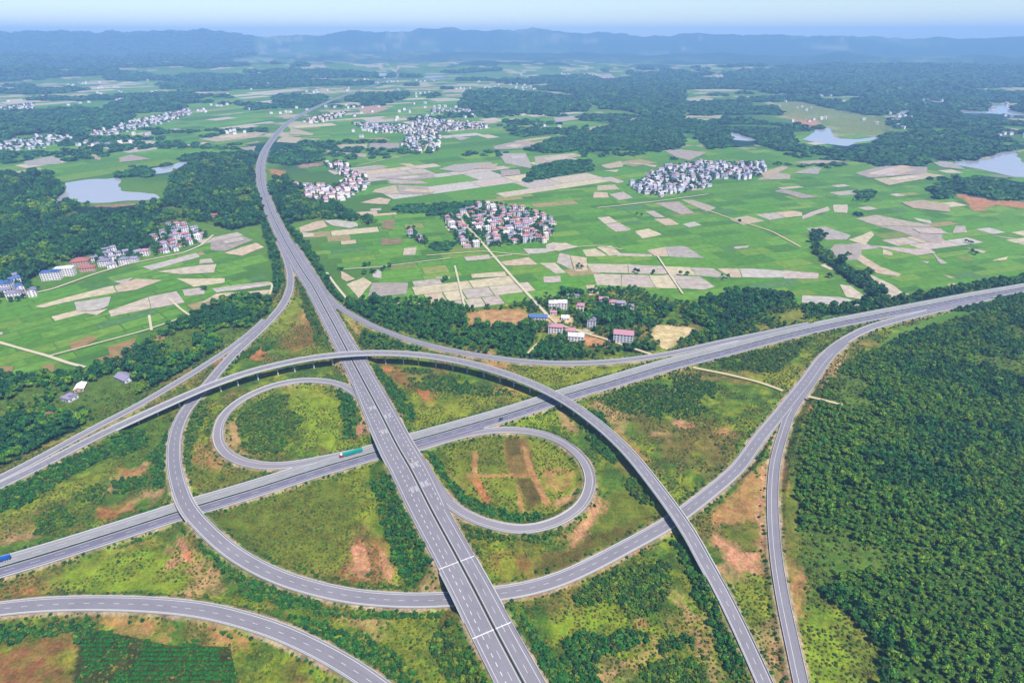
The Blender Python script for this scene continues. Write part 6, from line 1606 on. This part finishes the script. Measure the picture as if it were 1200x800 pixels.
# sparse scrub over the whole interchange
x, y = grid_points(SCRUB, 2.9, .44, seed=9)
px, d = to_px(np.stack([x, y, x * 0], 1)); m = (px[:, 0] > -60) & (px[:, 0] < 1260) & (px[:, 1] < 880)
for a, b in zip(x[m], y[m]):
    if keep(a, b, 2.0, hk) and not any(inpoly(np.array([a]), np.array([b]), c[1])[0] and c[2] <= 4 for c in PATCHES[:80]): S_ROWS.append((a, b, r.uniform(.8, 2.0) * (1.5 if r.random() < .1 else 1), 'tuft' if r.random() < .9 else 'shrub', 'scrub'))
x, y = grid_points(SCRUB2, 4.4, .5, seed=10)
for a, b in zip(x, y):
    if keep(a, b, 2.0, hk): (T_ROWS.append((a, b, r.uniform(3.5, 6.5), 'verge', 'south')) if r.random() < .5 else S_ROWS.append((a, b, r.uniform(1.2, 3), 'tuft', 'scrub')))
# planted verges along the roads
for rd, sides in ((cross, (1, -1)), (outer, (1, -1)), (south, (1, -1)), (trunk, (1, -1)), (loopw, (1, -1)), (loope, (1, -1)), (east, (1,)), (west, (1,)), (fly, (1, -1)), (spur, (-1,))):
    for sg in sides:
        w = rd.wl if sg > 0 else rd.wr
        for k in range(len(rd.P)):
            if rd.bridge[k] or np.hypot(rd.P[k, 0], rd.P[k, 1]) > 1500: continue
            dense = .75 if rd in (cross, trunk) else .4
            for lane in range(2):
                if r.random() > dense * (1 if lane == 0 else .6): continue
                o = sg * (w[k] + 2.6 + lane * 2.6 + r.uniform(-.5, .5))
                a, b = rd.P[k, 0] + rd.Nl[k, 0] * o + r.uniform(-1, 1), rd.P[k, 1] + rd.Nl[k, 1] * o + r.uniform(-1, 1)
                if road_gap(a, b) > 1.6 and track_gap(a, b) > 1: S_ROWS.append((a, b, r.uniform(1.3, 2.8), 'bush' if r.random() < .6 else 'shrub', 'roadside'))
# crop rows in the lower left
u0, v0 = ROWS.min(0); u1, v1 = ROWS.max(0)
gx, gy = np.meshgrid(np.arange(u0, u1, 1.7), np.arange(v0, v1, 3.1))
gx, gy = gx.ravel() + r.uniform(-.3, .3, gx.size), gy.ravel() + r.uniform(-.2, .2, gx.size)
m = inpoly(gx + (fbm(gx, gy, 12, 3, 2) - .5) * 14, gy + (fbm(gx, gy, 12, 3, 5) - .5) * 14, ROWS) & (r.random(gx.size) < .9) & (fbm(gx, gy, 30, 3, 7) < .66)
C_ROWS = [(a, b, r.uniform(1.9, 2.6)) for a, b in zip(gx[m], gy[m]) if keep(a, b, 2.0, hk)]
# far woods
for i, poly in enumerate(FARWOODS):
    dist = float(np.hypot(*poly.mean(0)))
    sp = float(np.clip(dist / 105, 11, 60))
    x, y = grid_points(poly, sp, .94, seed=600 + i)
    if len(x) > 6000: sel = np.random.default_rng(i).choice(len(x), 6000, replace=False); x, y = x[sel], y[sel]
    for a, b in zip(x, y):
        if min(road_gap(a * f, b * f, 60) for f in (1, 1.02, 1.045)) > 14 and not in_any(a, b, LAKES) and not in_any(a * 1.03, b * 1.03, LAKES) and not in_any(a * 1.06, b * 1.06, LAKES): F_ROWS.append((a, b, sp * r.uniform(1.2, 1.7)))
x = r.uniform(-5200, 5200, 60000); y = r.uniform(1500, 6800, 60000)
wm = woodland_mask(x, y); px, d = to_px(np.stack([x, y, x * 0], 1))
m = (wm > .6) & (px[:, 0] > -20) & (px[:, 0] < 1220)
for poly in [SCRUB] + BEYOND + LAKES + [v[0] for v in VILL] + [p[0] for p in FIELD_PALE]: m &= ~inpoly(x, y, poly)
for f in (1.03, 1.06, 1.1):
    for poly in LAKES: m &= ~inpoly(x * f, y * f, poly)
x, y = x[m][:16000], y[m][:16000]
F_ROWS += [(a, b, c) for a, b, c in zip(x, y, np.clip(np.hypot(x, y) / 85, 22, 70) * r.uniform(.8, 1.2, len(x))) if min(road_gap(a * f, b * f, 70) for f in (1, 1.02, 1.04, 1.06)) > 28]

# --- largest-looking trees and shrubs become objects of their own
def split(rows, n):
    a, b, z, s = zz(rows)
    v = view_size(a, b, z, s)
    o = np.argsort(-v)
    return a, b, z, s, o[:n], o[n:]
a, b, z, s, top, rest = split(T_ROWS, 300)
for k in top:
    kd, nm = T_ROWS[k][3], T_ROWS[k][4]
    i = int(rng.integers(NV))
    t = empty('tree', (a[k], b[k], z[k] - .1), float(rng.uniform(0, 6.28)))
    t.scale = (s[k], s[k], s[k] * rng.uniform(.9, 1.15))
    w = 'large' if s[k] > 6.5 else 'small' if s[k] < 4.6 else 'medium'
    tag(t, '%s leafy tree %s' % (w, ZONE_WORDS.get(nm, 'at the side of a field')), 'tree', 'trees ' + ZONE_WORDS.get(nm, 'at the side of a field'))
    link(bpy.data.objects.new('trunk', TREE_TRUNK[i]), t); link(bpy.data.objects.new('crown', TREE_CROWN[kd][i]), t)
for kd in ('wood', 'hill', 'verge'):
    g = np.array([k for k in rest if T_ROWS[k][3] == kd])
    if len(g): gn_scatter('woodland', a[g], b[g], z[g] - .1, s[g], kd, {'wood': 'dark woods and copses round the fields', 'hill': 'green wood covering the rise at the lower right', 'verge': 'belts of trees along the highways'}[kd], 1.0, 7)
a, b, z, s, top, rest = split(S_ROWS, 300)
SW = {'glade': 'in a glade of the lower right wood', 'thicket': 'in a thicket on the green land inside the interchange', 'scrub': 'scattered on the rough grass inside the interchange', 'roadside': 'in the planted line along a road edge'}
for k in top:
    kd, nm = S_ROWS[k][3], S_ROWS[k][4]
    o = link(bpy.data.objects.new('shrub', (SHRUB_MESH_V if kd == 'bush' else SHRUB_MESH_T if kd == 'tuft' else SHRUB_MESH)[int(rng.integers(NV))]))
    o.location = (a[k], b[k], z[k] - .05); o.rotation_euler = (0, 0, float(rng.uniform(0, 6.28))); o.scale = (s[k] * rng.uniform(.9, 1.2), s[k], s[k])
    tag(o, '%s rounded shrub %s' % ('dark green' if kd == 'bush' else 'low olive' if kd == 'tuft' else 'light green', SW[nm]), 'shrub', 'shrubs ' + SW[nm])
for kd in ('shrub', 'bush', 'tuft'):
    g = np.array([k for k in rest if S_ROWS[k][3] == kd])
    if len(g): gn_scatter('scrub', a[g], b[g], z[g] - .05, s[g], kd, 'low scrub and planted shrubs between the ramps', 1.0, 8)
a, b, z, s = zz(C_ROWS)
gn_scatter('crop_rows', a, b, z - .05, s, 'crop', 'dense bright green crop rows in the lower left corner', .8, 9)
a = np.array([q[0] for q in F_ROWS]); b = np.array([q[1] for q in F_ROWS]); s = np.array([q[2] for q in F_ROWS])
gn_scatter('distant_woodland', a, b, height(a, b) - .5, s, 'far', 'distant dark woods reaching to the hills', .5, 10)
print('PLANTS', len(T_ROWS), len(S_ROWS), len(C_ROWS), len(F_ROWS), 'houses', len(_spots))
